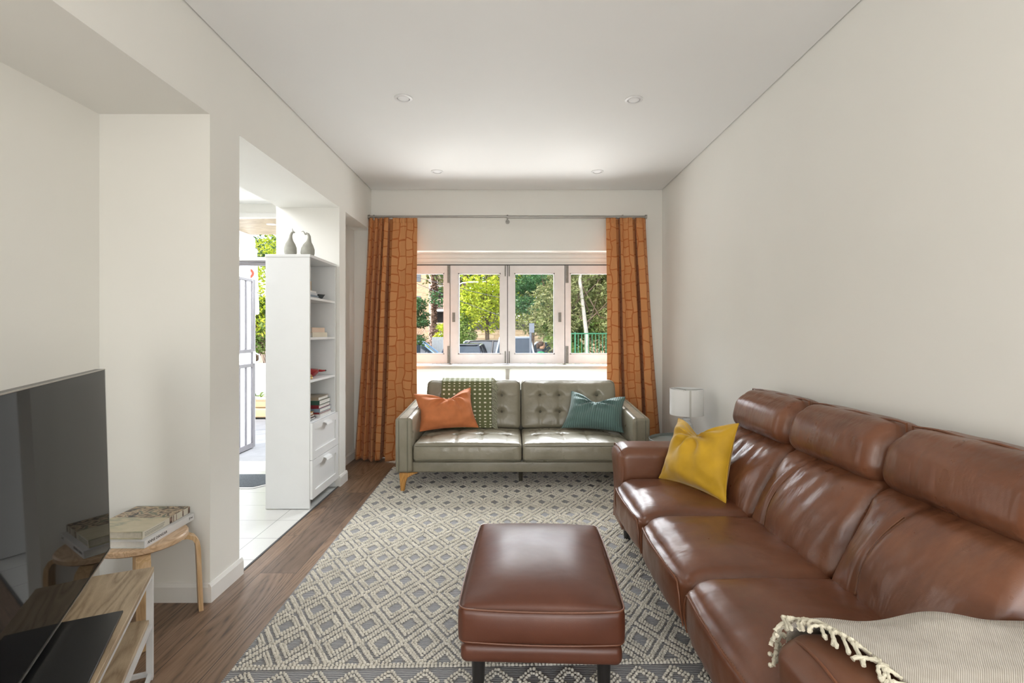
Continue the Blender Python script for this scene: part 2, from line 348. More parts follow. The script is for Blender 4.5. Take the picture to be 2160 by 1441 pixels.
# ------------------------------------------------------------------ mesh helpers
class MB:
    def __init__(s): s.v = []; s.f = []; s.m = []; s.n = 0; s.uv = None
    def add(s, verts, faces, mi=0):
        verts = np.asarray(verts, float); base = s.n
        s.v.append(verts); s.n += len(verts)
        for f in faces: s.f.append(tuple(int(i)+base for i in f)); s.m.append(mi)
        return s
    def box(s, x0, x1, y0, y1, z0, z1, mi=0):
        v = [(x, y, z) for z in (z0, z1) for y in (y0, y1) for x in (x0, x1)]
        return s.add(v, [(0, 2, 3, 1), (4, 5, 7, 6), (0, 1, 5, 4), (1, 3, 7, 5), (3, 2, 6, 7), (2, 0, 4, 6)], mi)
    def prism(s, poly, axis, a0, a1, mi=0):
        n = len(poly); v = []
        for a in (a0, a1):
            for p, q in poly:
                v.append({'X': (a, p, q), 'Y': (p, a, q), 'Z': (p, q, a)}[axis])
        f = [tuple(range(n))[::-1], tuple(range(n, 2*n))] + [(i, (i+1) % n, (i+1) % n+n, i+n) for i in range(n)]
        return s.add(v, f, mi)
    def tube(s, path, rad, seg=8, mi=0, caps=True, flat=1.0):
        P = [Vector(p) for p in path]; n = len(P)
        if not hasattr(rad, '__len__'): rad = [rad]*n
        v = []; up = None
        for i in range(n):
            t = (P[min(i+1, n-1)]-P[max(i-1, 0)]).normalized()
            if up is None:
                up = Vector((0, 0, 1)) if abs(t.z) < .9 else Vector((0, 1, 0))
            a = t.cross(up)
            if a.length < 1e-6: a = t.orthogonal()
            a.normalize(); b = a.cross(t).normalized(); up = b
            for k in range(seg):
                th = 2*PI*k/seg; q = P[i]+(a*math.cos(th)+b*math.sin(th)*flat)*rad[i]; v.append(q[:])
        f = [(i*seg+k, i*seg+(k+1) % seg, (i+1)*seg+(k+1) % seg, (i+1)*seg+k) for i in range(n-1) for k in range(seg)]
        if caps: f += [tuple(range(seg))[::-1], tuple((n-1)*seg+k for k in range(seg))]
        return s.add(v, f, mi)
    def lathe(s, prof, c=(0, 0, 0), seg=32, mi=0):
        v = []; n = len(prof)
        for r, z in prof:
            for k in range(seg):
                th = 2*PI*k/seg; v.append((c[0]+r*math.cos(th), c[1]+r*math.sin(th), c[2]+z))
        f = [(i*seg+k, i*seg+(k+1) % seg, (i+1)*seg+(k+1) % seg, (i+1)*seg+k) for i in range(n-1) for k in range(seg)]
        f += [tuple(range(seg))[::-1], tuple((n-1)*seg+k for k in range(seg))]
        return s.add(v, f, mi)
    def grid(s, fn, nu, nv, mi=0, uvfn=None):
        v = [fn(i/nu, j/nv) for j in range(nv+1) for i in range(nu+1)]
        f = [(j*(nu+1)+i, j*(nu+1)+i+1, (j+1)*(nu+1)+i+1, (j+1)*(nu+1)+i) for j in range(nv) for i in range(nu)]
        if uvfn: s.uv = (s.uv or []) + [uvfn(i/nu, j/nv) for j in range(nv+1) for i in range(nu+1)]
        return s.add(v, f, mi)
    def rbox(s, c, size, r, k=(6, 6, 6), m=3, fn=None, mi=0):
        hx = [x/2 for x in size]; r = min(r, min(hx)*.98); ax = []
        for d in range(3):
            h = hx[d]; a = np.linspace(-h, -h+r, m+1); b = np.linspace(-h+r, h-r, k[d]+1); cc_ = np.linspace(h-r, h, m+1)
            ax.append(np.concatenate([a, b[1:], cc_[1:]]))
        idx = {}; V = []; F = []
        N = [len(a)-1 for a in ax]
        def vid(i, j, l):
            key = (i, j, l)
            if key not in idx:
                idx[key] = len(V); V.append((ax[0][i], ax[1][j], ax[2][l]))
            return idx[key]
        for d in range(3):
            e, g = [(1, 2), (2, 0), (0, 1)][d]
            for side in (0, N[d]):
                for i in range(N[e]):
                    for j in range(N[g]):
                        q = []
                        for a_, b_ in ((i, j), (i+1, j), (i+1, j+1), (i, j+1)):
                            t = [0, 0, 0]; t[d] = side; t[e] = a_; t[g] = b_; q.append(vid(*t))
                        F.append(tuple(q) if side else tuple(q[::-1]))
        V = np.array(V); H = np.array(hx); inner = np.clip(V, -(H-r), H-r); dd = V-inner
        L = np.linalg.norm(dd, axis=1); ok = L > 1e-9; dd[ok] = dd[ok]/L[ok][:, None]*r
        Q = inner+dd
        if fn is not None: Q = fn(Q, V/H)
        return s.add(Q+np.array(c), F, mi)
    def build(s, name, mats, parent=None, local=False, smooth=True, angle=35, origin=None, bevel=0, bevseg=2, solid=0):
        V = np.concatenate(s.v) if s.v else np.zeros((0, 3))
        if not isinstance(mats, (list, tuple)): mats = [mats]
        if parent is not None:
            o0 = np.array(WORG[parent.name]) if not local else np.zeros(3)
            org = WORG[parent.name]
        else:
            if origin is None:
                lo, hi = V.min(0), V.max(0); origin = ((lo[0]+hi[0])/2, (lo[1]+hi[1])/2, lo[2])
            o0 = np.array(origin) if not local else np.zeros(3); org = tuple(origin)
        me = bpy.data.meshes.new(name); me.from_pydata((V-o0).tolist(), [], s.f)
        for mm in mats: me.materials.append(mm)
        if len(mats) > 1: me.polygons.foreach_set('material_index', s.m)
        if s.uv:
            l = me.uv_layers.new(name='UVMap'); vi = np.zeros(len(me.loops), int); me.loops.foreach_get('vertex_index', vi)
            l.data.foreach_set('uv', np.array(s.uv)[vi].astype(np.float32).ravel())
        me.validate()
        if smooth:
            me.shade_smooth()
            me.set_sharp_from_angle(angle=R(angle))
        o = bpy.data.objects.new(name, me); col.objects.link(o)
        if parent is not None: o.parent = parent
        else: o.location = org
        WORG[o.name] = org
        if bevel:
            bm = o.modifiers.new('bevel', 'BEVEL'); bm.width = bevel; bm.segments = bevseg; bm.limit_method = 'ANGLE'; bm.harden_normals = False
        if solid:
            sm = o.modifiers.new('thickness', 'SOLIDIFY'); sm.thickness = solid; sm.offset = 0
        return o
WORG = {}
def tag(o, label=None, cat=None, group=None, kind=None):
    if label: o['label'] = label
    if cat: o['category'] = cat
    if group: o['group'] = group
    if kind: o['kind'] = kind
    return o
def empty(name, loc, rz=0, label=None, cat=None, group=None, rot=None):
    o = bpy.data.objects.new(name, None); col.objects.link(o); o.location = loc
    o.rotation_euler = rot or (0, 0, rz); o.empty_display_size = .1; WORG[o.name] = tuple(loc)
    return tag(o, label, cat, group)
def copy_tree(o, parent=None):
    c = o.copy(); col.objects.link(c); c.parent = parent; WORG[c.name] = WORG.get(o.name, (0, 0, 0))
    for ch in list(o.children): copy_tree(ch, c)
    return c
def struct(name, mb, mat, **k): return tag(mb.build(name, mat, **k), kind='structure')
def ns(p, s=1.0, off=0.0): return mnoise.noise(Vector((p[0]*s+off, p[1]*s+off*.7, p[2]*s-off)))
def text_mesh(name, body, size, mat, parent, M4, extrude=.0003):
    cu = bpy.data.curves.new(name, 'FONT'); cu.body = body; cu.size = size; cu.extrude = extrude; cu.align_x = 'LEFT'; cu.resolution_u = 3
    t = bpy.data.objects.new(name+'_tmp', cu); col.objects.link(t)
    dg = bpy.context.evaluated_depsgraph_get(); me = bpy.data.meshes.new_from_object(t.evaluated_get(dg))
    bpy.data.objects.remove(t); me.transform(M4); me.materials.clear(); me.materials.append(mat)
    o = bpy.data.objects.new(name, me); col.objects.link(o); o.parent = parent; WORG[o.name] = WORG[parent.name]
    return o

# ================================================================== ROOM SHELL
XL, XR, YB, ZC, ZS = -1.428, 1.514, 5.175, 2.7075, 2.300
YF = -2.35
WX0, WX1, WZT, SILL = -1.27, 1.18, 2.094, .935
mb = MB(); mb.box(XR, XR+.14, YF-.15, YB+.30, -.05, ZC+.2); struct('wall_right', mb, MT['paint'], smooth=False)
mb = MB()
mb.box(-1.95, WX0, YB, YB+.27, -.05, ZC+.2); mb.box(WX1, XR, YB, YB+.27, -.05, ZC+.2); mb.box(WX0, WX1, YB, YB+.27, WZT, ZC+.2)
struct('wall_back', mb, MT['paint'], smooth=False)
mb = MB()
mb.box(-1.928, XL, 2.417, 2.677, -.05, ZS); mb.box(-1.928, XL, -.2, 4.38, ZS, ZC+.2)      # pier and deep header
mb.box(-2.07, -1.95, -.4, 2.417, -.05, ZC+.2)                                             # alcove back
mb.box(-2.07, -1.928, 2.417, 2.677, -.05, ZC+.2); mb.box(-1.95, -1.928, -.2, 2.417, ZS, ZC+.2)
mb.box(-2.07, XL, YF-.15, -.2, -.05, ZC+.2)
mb.box(-1.928, XL, 4.225, 4.38, -.05, ZS)                                                 # end pier by the bookcase
mb.box(-1.95, -1.60, 4.38, YB, -.05, ZS); mb.box(-1.95, XL, 4.38, YB, ZS, ZC+.2); mb.box(-1.95, -1.928, 4.225, 4.38, -.05, ZC+.2)
struct('wall_left', mb, MT['paint'], smooth=False)
mb = MB(); mb.box(XL+.007, XR-.007, YF, YB-.007, ZC, ZC+.012); mb.box(XL-.01, XR+.01, YF-.1, YB+.05, ZC+.022, ZC+.2)
struct('ceiling', mb, MT['ceil'], smooth=False)
mb = MB(); mb.box(XL, XR+.14, YF-.15, YB+.27, -.12, 0); mb.box(-2.07, XL, YF-.15, 2.55, -.12, 0); mb.box(-1.95, XL, 4.30, YB+.2, -.12, 0)
struct('floor', mb, MT['floor'], smooth=False, origin=(0, 0, 0))
mb = MB(); mb.box(-3.4, XL-.012, 2.55, 4.30, -.12, .0); mb.box(-3.4, -2.07, -1.2, 2.55, -.12, 0); mb.box(-3.4, -1.95, 4.30, 5.04, -.12, 0)
struct('floor_hall', mb, MT['tile'], smooth=False, origin=(0, 0, 0))
mb = MB(); mb.box(XL-.012, XL, 2.677, 4.225, -.02, .003); struct('trim_1', mb, MT['darkgap'], smooth=False)
# rear wall with glazed doors behind the camera
mb = MB(); mb.box(XL, -1.2, YF-.15, YF, 0, ZC+.2); mb.box(1.3, XR, YF-.15, YF, 0, ZC+.2); mb.box(-1.2, 1.3, YF-.15, YF, 2.35, ZC+.2)
struct('wall_rear', mb, MT['paint'], smooth=False)
mb = MB()
for x in (-1.2, -.02, 1.24): mb.box(x, x+.06, YF-.14, YF-.08, 0, 2.35)
mb.box(-1.2, 1.3, YF-.14, YF-.08, 0, .08); mb.box(-1.2, 1.3, YF-.14, YF-.08, 2.28, 2.35)
struct('door_2', mb, MT['trim'], smooth=False)
# skirting boards
def skirt(name, segs):
    mb = MB(); h = .088; t = .015
    for (x0, y0, x1, y1, nx, ny) in segs:
        L = math.hypot(x1-x0, y1-y0); dx, dy = (x1-x0)/L, (y1-y0)/L
        pr = [(0, 0), (t, 0), (t, h-.016), (t*.45, h), (0, h)]
        v = []
        for (bx, by) in ((x0, y0), (x1, y1)):
            for a, z in pr: v.append((bx+nx*a, by+ny*a, z))
        n = len(pr); mb.add(v, [tuple(range(n)), tuple(range(n, 2*n))[::-1]] + [(i, i+n, (i+1) % n+n, (i+1) % n) for i in range(n)])
    o = struct(name, mb, MT['trim'], smooth=False); return o
skirt('baseboard_left', [(XL, 2.417-.015, XL, 2.677+.015, 1, 0), (-1.95, 2.417, XL, 2.417, 0, -1), (-1.95, -.2, -1.95, 2.417, 1, 0),
      (-1.928, 2.677, XL, 2.677, 0, 1), (XL, 4.21, XL, 4.395, 1, 0), (-1.60, 4.38, -1.60, YB, 1, 0), (-1.60, 4.38, XL, 4.38, 0, 1), (-1.8, 4.225, XL, 4.225, 0, -1), (XL, YF, XL, -.2, 1, 0)])
skirt('baseboard_right', [(XR, YF, XR, YB, -1, 0)])
skirt('baseboard_back', [(-1.60, YB, WX0, YB, 0, -1), (WX1, YB, XR, YB, 0, -1)])

# ---- bi-fold window
WY = 5.39
mb = MB()
mb.box(WX0, WX1, WY-.012, WY+.055, 2.052, WZT); mb.box(WX0, WX1, WY+.002, WY+.055, 2.012, 2.052); mb.box(WX0, WX1, WY+.012, WY+.055, 1.982, 2.012)
mb.box(WX0, -1.252, WY, WY+.055, SILL, 1.982); mb.box(1.162, WX1, WY, WY+.055, SILL, 1.982)
fr = struct('window_1', mb, MT['trim'], bevel=.004)
mb = MB(); mb.box(WX0, WX1, YB-.035, WY+.055, SILL-.018, SILL-.002); mb.box(WX0, WX1, YB-.028, YB+.0, SILL-.035, SILL-.018)
mb.build('window_sill', MT['trim'], fr, bevel=.004)
leaves = [(-1.25, -.662, -1.18, -.718), (-.655, -.056, -.574, -.124), (-.049, .549, .018, .446), (.556, 1.16, .606, 1.10)]
for (a, b_, ga, gb) in leaves:
    z0, z1, gz0, gz1 = .940, 1.974, 1.036, 1.896
    mb = MB(); y0, y1 = WY+.006, WY+.044
    mb.box(a, ga, y0, y1, z0, z1); mb.box(gb, b_, y0, y1, z0, z1); mb.box(ga, gb, y0, y1, z0, gz0); mb.box(ga, gb, y0, y1, gz1, z1)
    q = .012
    mb.box(ga, ga+q, y0+.012, y1, gz0, gz1); mb.box(gb-q, gb, y0+.012, y1, gz0, gz1); mb.box(ga, gb, y0+.012, y1, gz0, gz0+q); mb.box(ga, gb, y0+.012, y1, gz1-q, gz1)
    lf = mb.build('window_sash', MT['sash'], fr, smooth=False)
    mb = MB(); mb.box(ga+.005, gb-.005, WY+.024, WY+.028, gz0+.005, gz1-.005); mb.build('pane', MT['glass'], lf, smooth=False)
for (x, w) in ((-.686, .030), (.560, .030), (-.082, .012), (-.040, .012)):
    for (za, zb) in ((1.79, 1.972), (.945, 1.125 if w > .02 else 1.07)):
        if w < .02 and za > 1.5: za = 1.86
        mb = MB(); mb.box(x, x+w, WY-.003, WY+.006, za, zb)
        mb.tube([(x+w/2, WY-.004, za+.012), (x+w/2, WY-.004, zb-.012)], .0035, 6)
        mb.build('bolt', MT['hardware'], fr, smooth=True)
for x in (-.634, .484):
    mb = MB(); mb.box(x, x+.03, WY-.001, WY+.006, 1.378, 1.478); mb.box(x+.008, x+.022, WY-.004, WY, 1.395, 1.44); mb.build('sash_lock', MT['hardware'], fr, smooth=False)
for gx in (-.6585, -.0525, .5525):
    mb = MB(); mb.box(gx-.015, gx+.015, WY+.0445, WY+.054, .936, 1.982); mb.build('leaf_gap_shade', MT['darkgap'], fr, smooth=False)  # strip closing each leaf gap, the gap's shade put into its dark colour
mb = MB(); mb.box(WX0, WX1, WY+.004, WY+.0445, 1.9745, 1.984); mb.build('head_gap_shade', MT['darkgap'], fr, smooth=False)  # dark-coloured strip standing in for the shaded gap above the sashes
# frosted panels under the sill
mb = MB(); px = -.052
mb.box(WX0, WX1, WY-.05, WY-.03, 0, .06); mb.box(px-.018, px+.018, WY-.055, WY-.015, .06, SILL-.02); mb.box(WX0, WX1, WY-.055, WY-.03, SILL-.045, SILL-.018)
pf = struct('window_2', mb, MT['sash'], smooth=False)
for (a, b_) in ((WX0, px-.018), (px+.018, WX1)):
    mb = MB(); mb.box(a, b_, WY-.042, WY-.036, .06, SILL-.045); mb.build('frosted_pane', MT['frost'], pf, smooth=False)

# ---- hall beyond the opening
mb = MB(); mb.box(-3.4, -3.3, -1.2, 5.25, -.05, 2.7); struct('wall_hall_left', mb, MT['paint'], smooth=False)
mb = MB(); mb.box(-3.3, -1.95, 5.10, 5.25, 2.45, 2.72); struct('wall_hall_end', mb, MT['paint'], smooth=False)
mb = MB(); mb.box(-3.4, -2.07, -1.3, -1.2, -.05, 2.7); struct('wall_hall_rear', mb, MT['paint'], smooth=False)
mb = MB(); mb.box(-3.4, -1.928, -1.2, 5.12, 2.55, 2.72); struct('ceiling_hall', mb, MT['ceil'], smooth=False)
mb = MB(); mb.box(-3.3, -1.95, 5.085, 5.14, 2.41, 2.455); mb.box(-3.3, -1.95, 5.10, 5.15, 1.985, 2.02); mb.box(-3.3, -3.24, 5.1, 5.15, 0, 2.41)
mb.box(-2.03, -1.95, 5.10, 5.15, 0, 2.41)
dr = struct('door_1', mb, MT['trim'], smooth=False)
mb = MB(); mb.box(-3.24, -2.03, 5.12, 5.126, 2.02, 2.41); mb.build('transom_pane', MT['glass'], dr, smooth=False)
mb = MB(); mb.box(-3.24, -2.03, 5.10, 5.17, 1.968, 1.982); mb.box(-3.24, -2.03, 5.10, 5.17, 1.938, 1.960); mb.build('track', MT['secdoor'], dr, smooth=False)
mb = MB(); mb.box(-3.4, -1.95, 5.04, 5.26, -.16, -.015); struct('trim_2', mb, MT['concrete'], smooth=False)
# door mat with a clipped corner
mb = MB(); poly = [(-3.1, 4.17), (-2.115, 4.17), (-1.96, 4.36), (-1.96, 4.54), (-3.1, 4.54)]
dm = tag(mb.prism(poly, 'Z', .0, .012).build('door_mat', MT['matgrey'], smooth=False), 'dark grey entrance mat with clipped corner inside the front door', 'mat')
mb = MB(); mb.prism([(-3.1, 4.145), (-2.105, 4.145), (-1.94, 4.35), (-1.96, 4.36), (-2.115, 4.17), (-3.1, 4.17)], 'Z', 0, .008); mb.build('mat_edging', MT['whitemetal'], dm, smooth=False)

# ================================================================== DOWNLIGHTS
def downlight(u, v, z, label, group, r=.055):
    Y = (z-CAM_H)*1080/(701-v); X = (u-1081)*Y/1080
    o = empty('downlight', (X, Y, z), 0, label, 'ceiling light', group)
    MB().lathe([(r, 0), (r, -.004), (r*.72, -.006), (r*.70, .0), (r*.70, .004)], seg=32).build('trim_ring', MT['whitemetal'], o, local=True)
    MB().lathe([(r*.69, .002), (r*.60, -.004), (r*.2, -.005), (.001, -.005)], seg=32).build('diffuser', MT['extwhite'], o, local=True)
    return o
G = 'recessed downlights in the living room ceiling'
downlight(851, 207, ZC, 'white round recessed downlight, nearer pair, on the opening side', 'ceiling downlights')
downlight(1337, 210, ZC, 'white round recessed downlight, nearer pair, beside the blank right wall', 'ceiling downlights')
downlight(922, 362, ZC, 'small white downlight above the window, on the left', 'ceiling downlights')
downlight(1260, 362, ZC, 'small white downlight above the window, on the right', 'ceiling downlights')

# ================================================================== CURTAINS AND ROD
rod = empty('curtain_rod', (-.05, 5.06, 2.408), 0, 'slim grey metal curtain rod above the window', 'curtain rod')
MB().tube([(-1.41, 5.06, 2.412), (.0, 5.06, 2.412)], .011, 12).build('rod', MT['rodmetal'], rod)
MB().tube([(-.05, 5.06, 2.408), (1.31, 5.06, 2.408)], .0145, 12).build('outer_rod', MT['rodmetal'], rod)
for x in (-1.425, 1.31): MB().tube([(x, 5.06, 2.41), (x+.018, 5.06, 2.41)], .02, 14).build('finial', MT['rodmetal'], rod)
for x in (-1.37, -.05, 1.09):
    mb = MB(); mb.tube([(x, 5.06, 2.378), (x, 5.06, 2.43)], .008, 8); mb.tube([(x, 5.06, 2.385), (x, YB, 2.385)], .007, 8); mb.tube([(x, YB-.006, 2.385), (x, YB, 2.385)], .022, 12)
    mb.build('bracket', MT['rodmetal'], rod)
def curtain(name, topx, botx, knots, label, zt=2.385, zb=.018, width=1.25):
    ks = [k[0] for k in knots]
    def prof(s):
        for i in range(len(knots)-1):
            if s <= ks[i+1]:
                t = (s-ks[i])/(ks[i+1]-ks[i]); t = t*t*(3-2*t)
                return knots[i][1]*(1-t)+knots[i+1][1]*t, knots[i][2]*(1-t)+knots[i+1][2]*t
        return knots[-1][1], knots[-1][2]
    def fn(u, w):
        h = w; dx, dy = prof(u)
        a = topx[0]+(topx[1]-topx[0])*dx; b_ = botx[0]+(botx[1]-botx[0])*dx
        e = h**1.15; x = a*(1-e)+b_*e
        amp = .45+.55*min(1, h*3)
        y = 5.082 - .100*dy*amp - .008*h
        x += .006*math.sin(h*5+u*9)*h
        if h < .05: y += .004*math.sin(u*130)*(1-h/.05); 
        zz = zt+(zb-zt)*h
        if h > .97: zz += .008*math.sin(u*17)
        return (x, y, zz)
    arc = [0.0]; pp = fn(0, .6)
    for i in range(1, 151):
        q_ = fn(i/150, .6); arc.append(arc[-1]+math.hypot(q_[0]-pp[0], q_[1]-pp[1])); pp = q_
    ua = lambda u: arc[min(150, max(0, int(round(u*150))))]
    mb = MB(); mb.grid(fn, 150, 70, uvfn=lambda u, w: (ua(u), (1-w)*2.37))
    root = tag(mb.build(name, MT['curtain'], solid=.003, angle=80), label, 'curtain')
    mb = MB(); mb.grid(lambda u, w: (lambda p: (p[0], p[1]-.003, zt+.012-w*.05))(fn(u, .0)), 150, 2, uvfn=lambda u, w: (ua(u), 2.37+.03*(1-w)))
    mb.build('header_tape', MT['curtain'], root, solid=.002, angle=80)
    return root
curtain('curtain', (-1.425, -.938), (-1.553, -.93),
        [(0, 0, .1), (.05, .06, .9), (.10, .10, .2), (.15, .17, .9), (.20, .20, .1), (.27, .28, 1.), (.33, .31, .0), (.38, .34, 1.0), (.44, .415, 1.0), (.475, .42, -.36), (.57, .50, -.36), (.605, .505, .8), (.74, .68, .6), (.84, .80, .75), (.92, .90, .6), (1, 1, .8)],
        'orange patterned curtain at the left of the window, touching the floor')
curtain('curtain', (.923, 1.318), (.925, 1.47),
        [(0, 0, .7), (.08, .10, .8), (.19, .235, .95), (.225, .24, -.36), (.31, .34, -.36), (.345, .345, .9), (.42, .46, .6), (.50, .56, 1.), (.57, .65, .9), (.605, .655, -.36), (.68, .74, -.36), (.715, .745, .8), (.85, .88, .95), (.93, .95, .6), (1, 1, .1)],
        'orange patterned curtain at the right of the window, behind the teal pillow')

# ================================================================== BOOKCASE
SX0, SX1, SY0, SY1, SZ = -1.769, -1.453, 3.667, 4.212, 1.827
bc = empty('bookcase', ((SX0+SX1)/2, (SY0+SY1)/2, 0), 0, 'tall narrow white bookcase with two drawers at the bottom', 'bookcase')
mb = MB(); mb.box(SX0, SX1, SY0, SY0+.018, .004, SZ-.018); mb.box(SX0, SX1, SY1-.018, SY1, .004, SZ-.018)
mb.box(SX0, SX0+.008, SY0+.018, SY1-.018, .06, SZ-.018); mb.box(SX0+.03, SX1-.04, SY0+.018, SY1-.018, .60, .622)
mb.build('carcass', MT['whitelam'], bc, bevel=.0012)
mb = MB(); mb.box(SX0-.002, SX1+.006, SY0-.004, SY1+.004, SZ-.018, SZ+.002); mb.build('top_panel', MT['whitelam'], bc, bevel=.0015)
shelfz = (1.525, 1.233, .924, .622)
for z in shelfz[:3]:
    mb = MB(); mb.box(SX0+.008, SX1-.002, SY0+.018, SY1-.018, z-.018, z); mb.build('shelf', MT['whitelam'], bc, bevel=.001)
mb = MB(); mb.box(SX0+.008, SX1-.001, SY0+.018, SY1-.018, .604, .622); mb.build('shelf', MT['whitelam'], bc, bevel=.001)
for (z0, z1) in ((.352, .616), (.070, .348)):
    mb = MB(); x0, x1 = SX1+.001, SX1+.019; y0, y1 = SY0+.002, SY1+.004
    f_ = .055
    mb.box(x0, x1, y0, y0+f_, z0, z1); mb.box(x0, x1, y1-f_, y1, z0, z1); mb.box(x0, x1, y0+f_, y1-f_, z0, z0+f_); mb.box(x0, x1, y0+f_, y1-f_, z1-f_, z1)
    mb.box(x0, x0+.009, y0+f_, y1-f_, z0+f_, z1-f_)
    d_ = mb.build('drawer', MT['whitelam'], bc, smooth=False)
    yc = (y0+y1)/2; zz = z1-.035
    mb = MB(); mb.prism([(x1-.001, zz+.012), (x1+.024, zz+.004), (x1+.030, zz-.012), (x1+.026, zz-.012), (x1+.021, zz-.001), (x1-.001, zz+.006)], 'Y', yc-.055, yc+.055)
    mb.build('drawer_handle', MT['whitelam'], d_, smooth=False)

# ---- generic book (lying or standing)
def book(loc, l, w, t, cover, pages, label, group=None, rz=0, stand=False, spine='X+', name='book'):
    """l along local Y, w along local X, t along Z; spine on local +X side (or -Y with spine='Y-')"""
    o = empty(name, loc, rz, label, 'book', group)
    if stand: o.rotation_euler = (0, R(90), rz)
    c = .0025
    mb = MB(); x0, x1, y0, y1 = -w/2, w/2, -l/2, l/2
    mb.box(x0, x1, y0, y1, 0, c); mb.box(x0, x1, y0, y1, t-c, t)
    if spine == 'X+': mb.box(x1-c, x1, y0, y1, c, t-c)
    elif spine == 'X-': mb.box(x0, x0+c, y0, y1, c, t-c)
    else: mb.box(x0, x1, y0, y0+c, c, t-c)
    mb.build('cover', cover, o, local=True, smooth=False)
    e = .005
    mb = MB(); ax0 = x0+(c if spine == 'X-' else e); ax1 = x1-(c if spine == 'X+' else e); ay0 = y0+(c if spine == 'Y-' else e)
    mb.box(ax0, ax1, ay0, y1-e, c, t-c); mb.build('pages', pages, o, local=True, smooth=False)
    return o
# two birds on top
def bird(x, y, s, path, rad, label):
    o = empty('bird_figurine', (x, y, SZ+.002), 0, label, 'figurine', 'stone grey bird figurines on the bookcase')
    MB().tube([(a*s, 0, z*s) for a, z in path], [r*s for r in rad], 20).build('body', MT['stone'], o, local=True)
    return o
p1 = [(0, 0), (0, .012), (-.001, .04), (-.002, .075), (-.003, .105), (-.002, .13), (.0, .15), (.002, .17), (.009, .188), (.020, .196), (.030, .19)]
r1 = [.028, .036, .044, .044, .034, .020, .013, .010, .009, .009, .006]
b1 = bird(-1.668, 3.85, 1.0, p1, r1, 'grey stone bird figurine with upright crest, left one on the bookcase')
MB().tube([(.030, 0, .190), (.022, 0, .196), (.014, 0, .208), (.013, 0, .222)], [.005, .004, .003, .0015], 8).build('crest', MT['stone'], b1, local=True)
p2 = [(0, 0), (.0, .012), (-.001, .04), (.002, .07), (.005, .10), (.009, .125), (.012, .145), (.012, .165), (.005, .182), (-.008, .188), (-.018, .180)]
r2 = [.036, .044, .050, .048, .036, .019, .013, .011, .009, .008, .006]
b2 = bird(-1.548, 3.87, 1.0, p2, r2, 'grey stone bird figurine with bent beak, right one on the bookcase')
MB().tube([(-.018, 0, .180), (-.026, 0, .196), (-.034, 0, .205), (-.048, 0, .200)], [.005, .004, .003, .0015], 8).build('crest', MT['stone'], b2, local=True)
# shelf 1 (top): magazines, orange boxes, slate bowl
z = 1.525
cols_ = [('pale grey', (.42, .44, .46)), ('slate blue', (.16, .22, .27)), ('cool grey', (.50, .53, .56)), ('white', (.72, .71, .69))]
tt = [.012, .014, .016, .013]; zz = z
for k, (cn, cv) in enumerate(cols_):
    book((-1.60, 3.845-.012*k, zz+.0003), .27-.02*k, .20, tt[k], book_mat(cn.replace(' ', '_'), cv), MT['pageswhite'],
         cn+' magazine in the flat pile on the upper shelf, '+['bottom one', 'second from bottom', 'third from bottom', 'topmost'][k], 'magazines on the upper shelf', spine='X+', name='magazine'); zz += tt[k]+.0003
for k in range(3):
    h_ = .078-.004*k
    o = book((-1.56, 3.772+.029*k, zz+h_/2+.0003), .11, h_, .026, book_mat(['rust', 'orange', 'brown'][k], [(.40, .10, .03), (.50, .16, .04), (.30, .17, .06)][k]), MT['pages'],
         ['rust', 'orange', 'brown'][k]+' small book upright on the magazine pile', 'small upright books on magazines', spine='Y-')
    o.rotation_euler = (0, R(-90), R(90))
MB().lathe([(.03, 0), (.034, .004), (.052, .030), (.060, .040), (.056, .040), (.048, .028), (.03, .008), (.001, .007)], (-1.53, 4.02, z), 6).build('bowl', MT['slate'])
tag(col.objects[-1], 'dark slate faceted bowl beside the magazines', 'bowl')
# shelf 2: upright red books behind, cream books lying
z = 1.233
for k, (x_, hgt) in enumerate(((.0, .205), (.028, .21), (.058, .215))):
    o = book((-1.63, 3.745+x_, z), .16, hgt, .024 if k < 2 else .018, book_mat(['dark brown', 'crimson', 'brick red'][k].replace(' ', '_'), [(.10, .05, .03), (.30, .02, .02), (.36, .06, .04)][k]), MT['pages'],
         ['dark brown', 'crimson', 'brick red'][k]+' tall book standing at the near end of the second shelf', 'tall books standing on the second shelf', spine='Y-')
    o.rotation_euler = (0, R(-90), R(90)); o.location = (-1.63, 3.735+x_, z+hgt/2)
book((-1.565, 3.94, z), .30, .17, .036, book_mat('ivory', (.66, .60, .46)), MT['pageswhite'], 'ivory hardback lying on the second shelf, lower of two', 'hardbacks lying on the second shelf')
book((-1.565, 3.915, z+.0365), .255, .165, .036, book_mat('blush', (.66, .49, .36)), MT['pageswhite'], 'peach cream hardback lying on the ivory one, upper of two', 'hardbacks lying on the second shelf')
# shelf 3: red casserole, brass trinkets
z = .924
cs = empty('casserole_dish', (-1.60, 3.97, z), 0, 'glossy red dish with a short black tipped handle', 'dish')
MB().lathe([(.05, 0), (.07, .008), (.092, .035), (.094, .052), (.085, .060), (.04, .066), (.001, .068)], seg=28).build('bowl', MT['redglaze'], cs, local=True)
MB().tube([(.075, .05, .045), (.095, .075, .042), (.11, .095, .042)], [.011, .008, .006], 10).build('handle', MT['redglaze'], cs, local=True)
MB().lathe([(.001, -.007), (.007, -.004), (.008, .0), (.007, .004), (.001, .007)], (.113, .10, .042), 10).build('handle_tip', MT['black'], cs, local=True)
for k in range(3):
    MB().lathe([(.008, 0), (.012, .006), (.010, .014), (.006, .018), (.010, .024), (.001, .034)], (-1.49, 3.735+.027*k, z), 12).build('brass_trinket', MT['gold'])
    tag(col.objects[-1], ['nearest', 'middle', 'farthest'][k]+' small brass trinket in front of the red dish', 'trinket', 'brass trinkets on the third shelf')
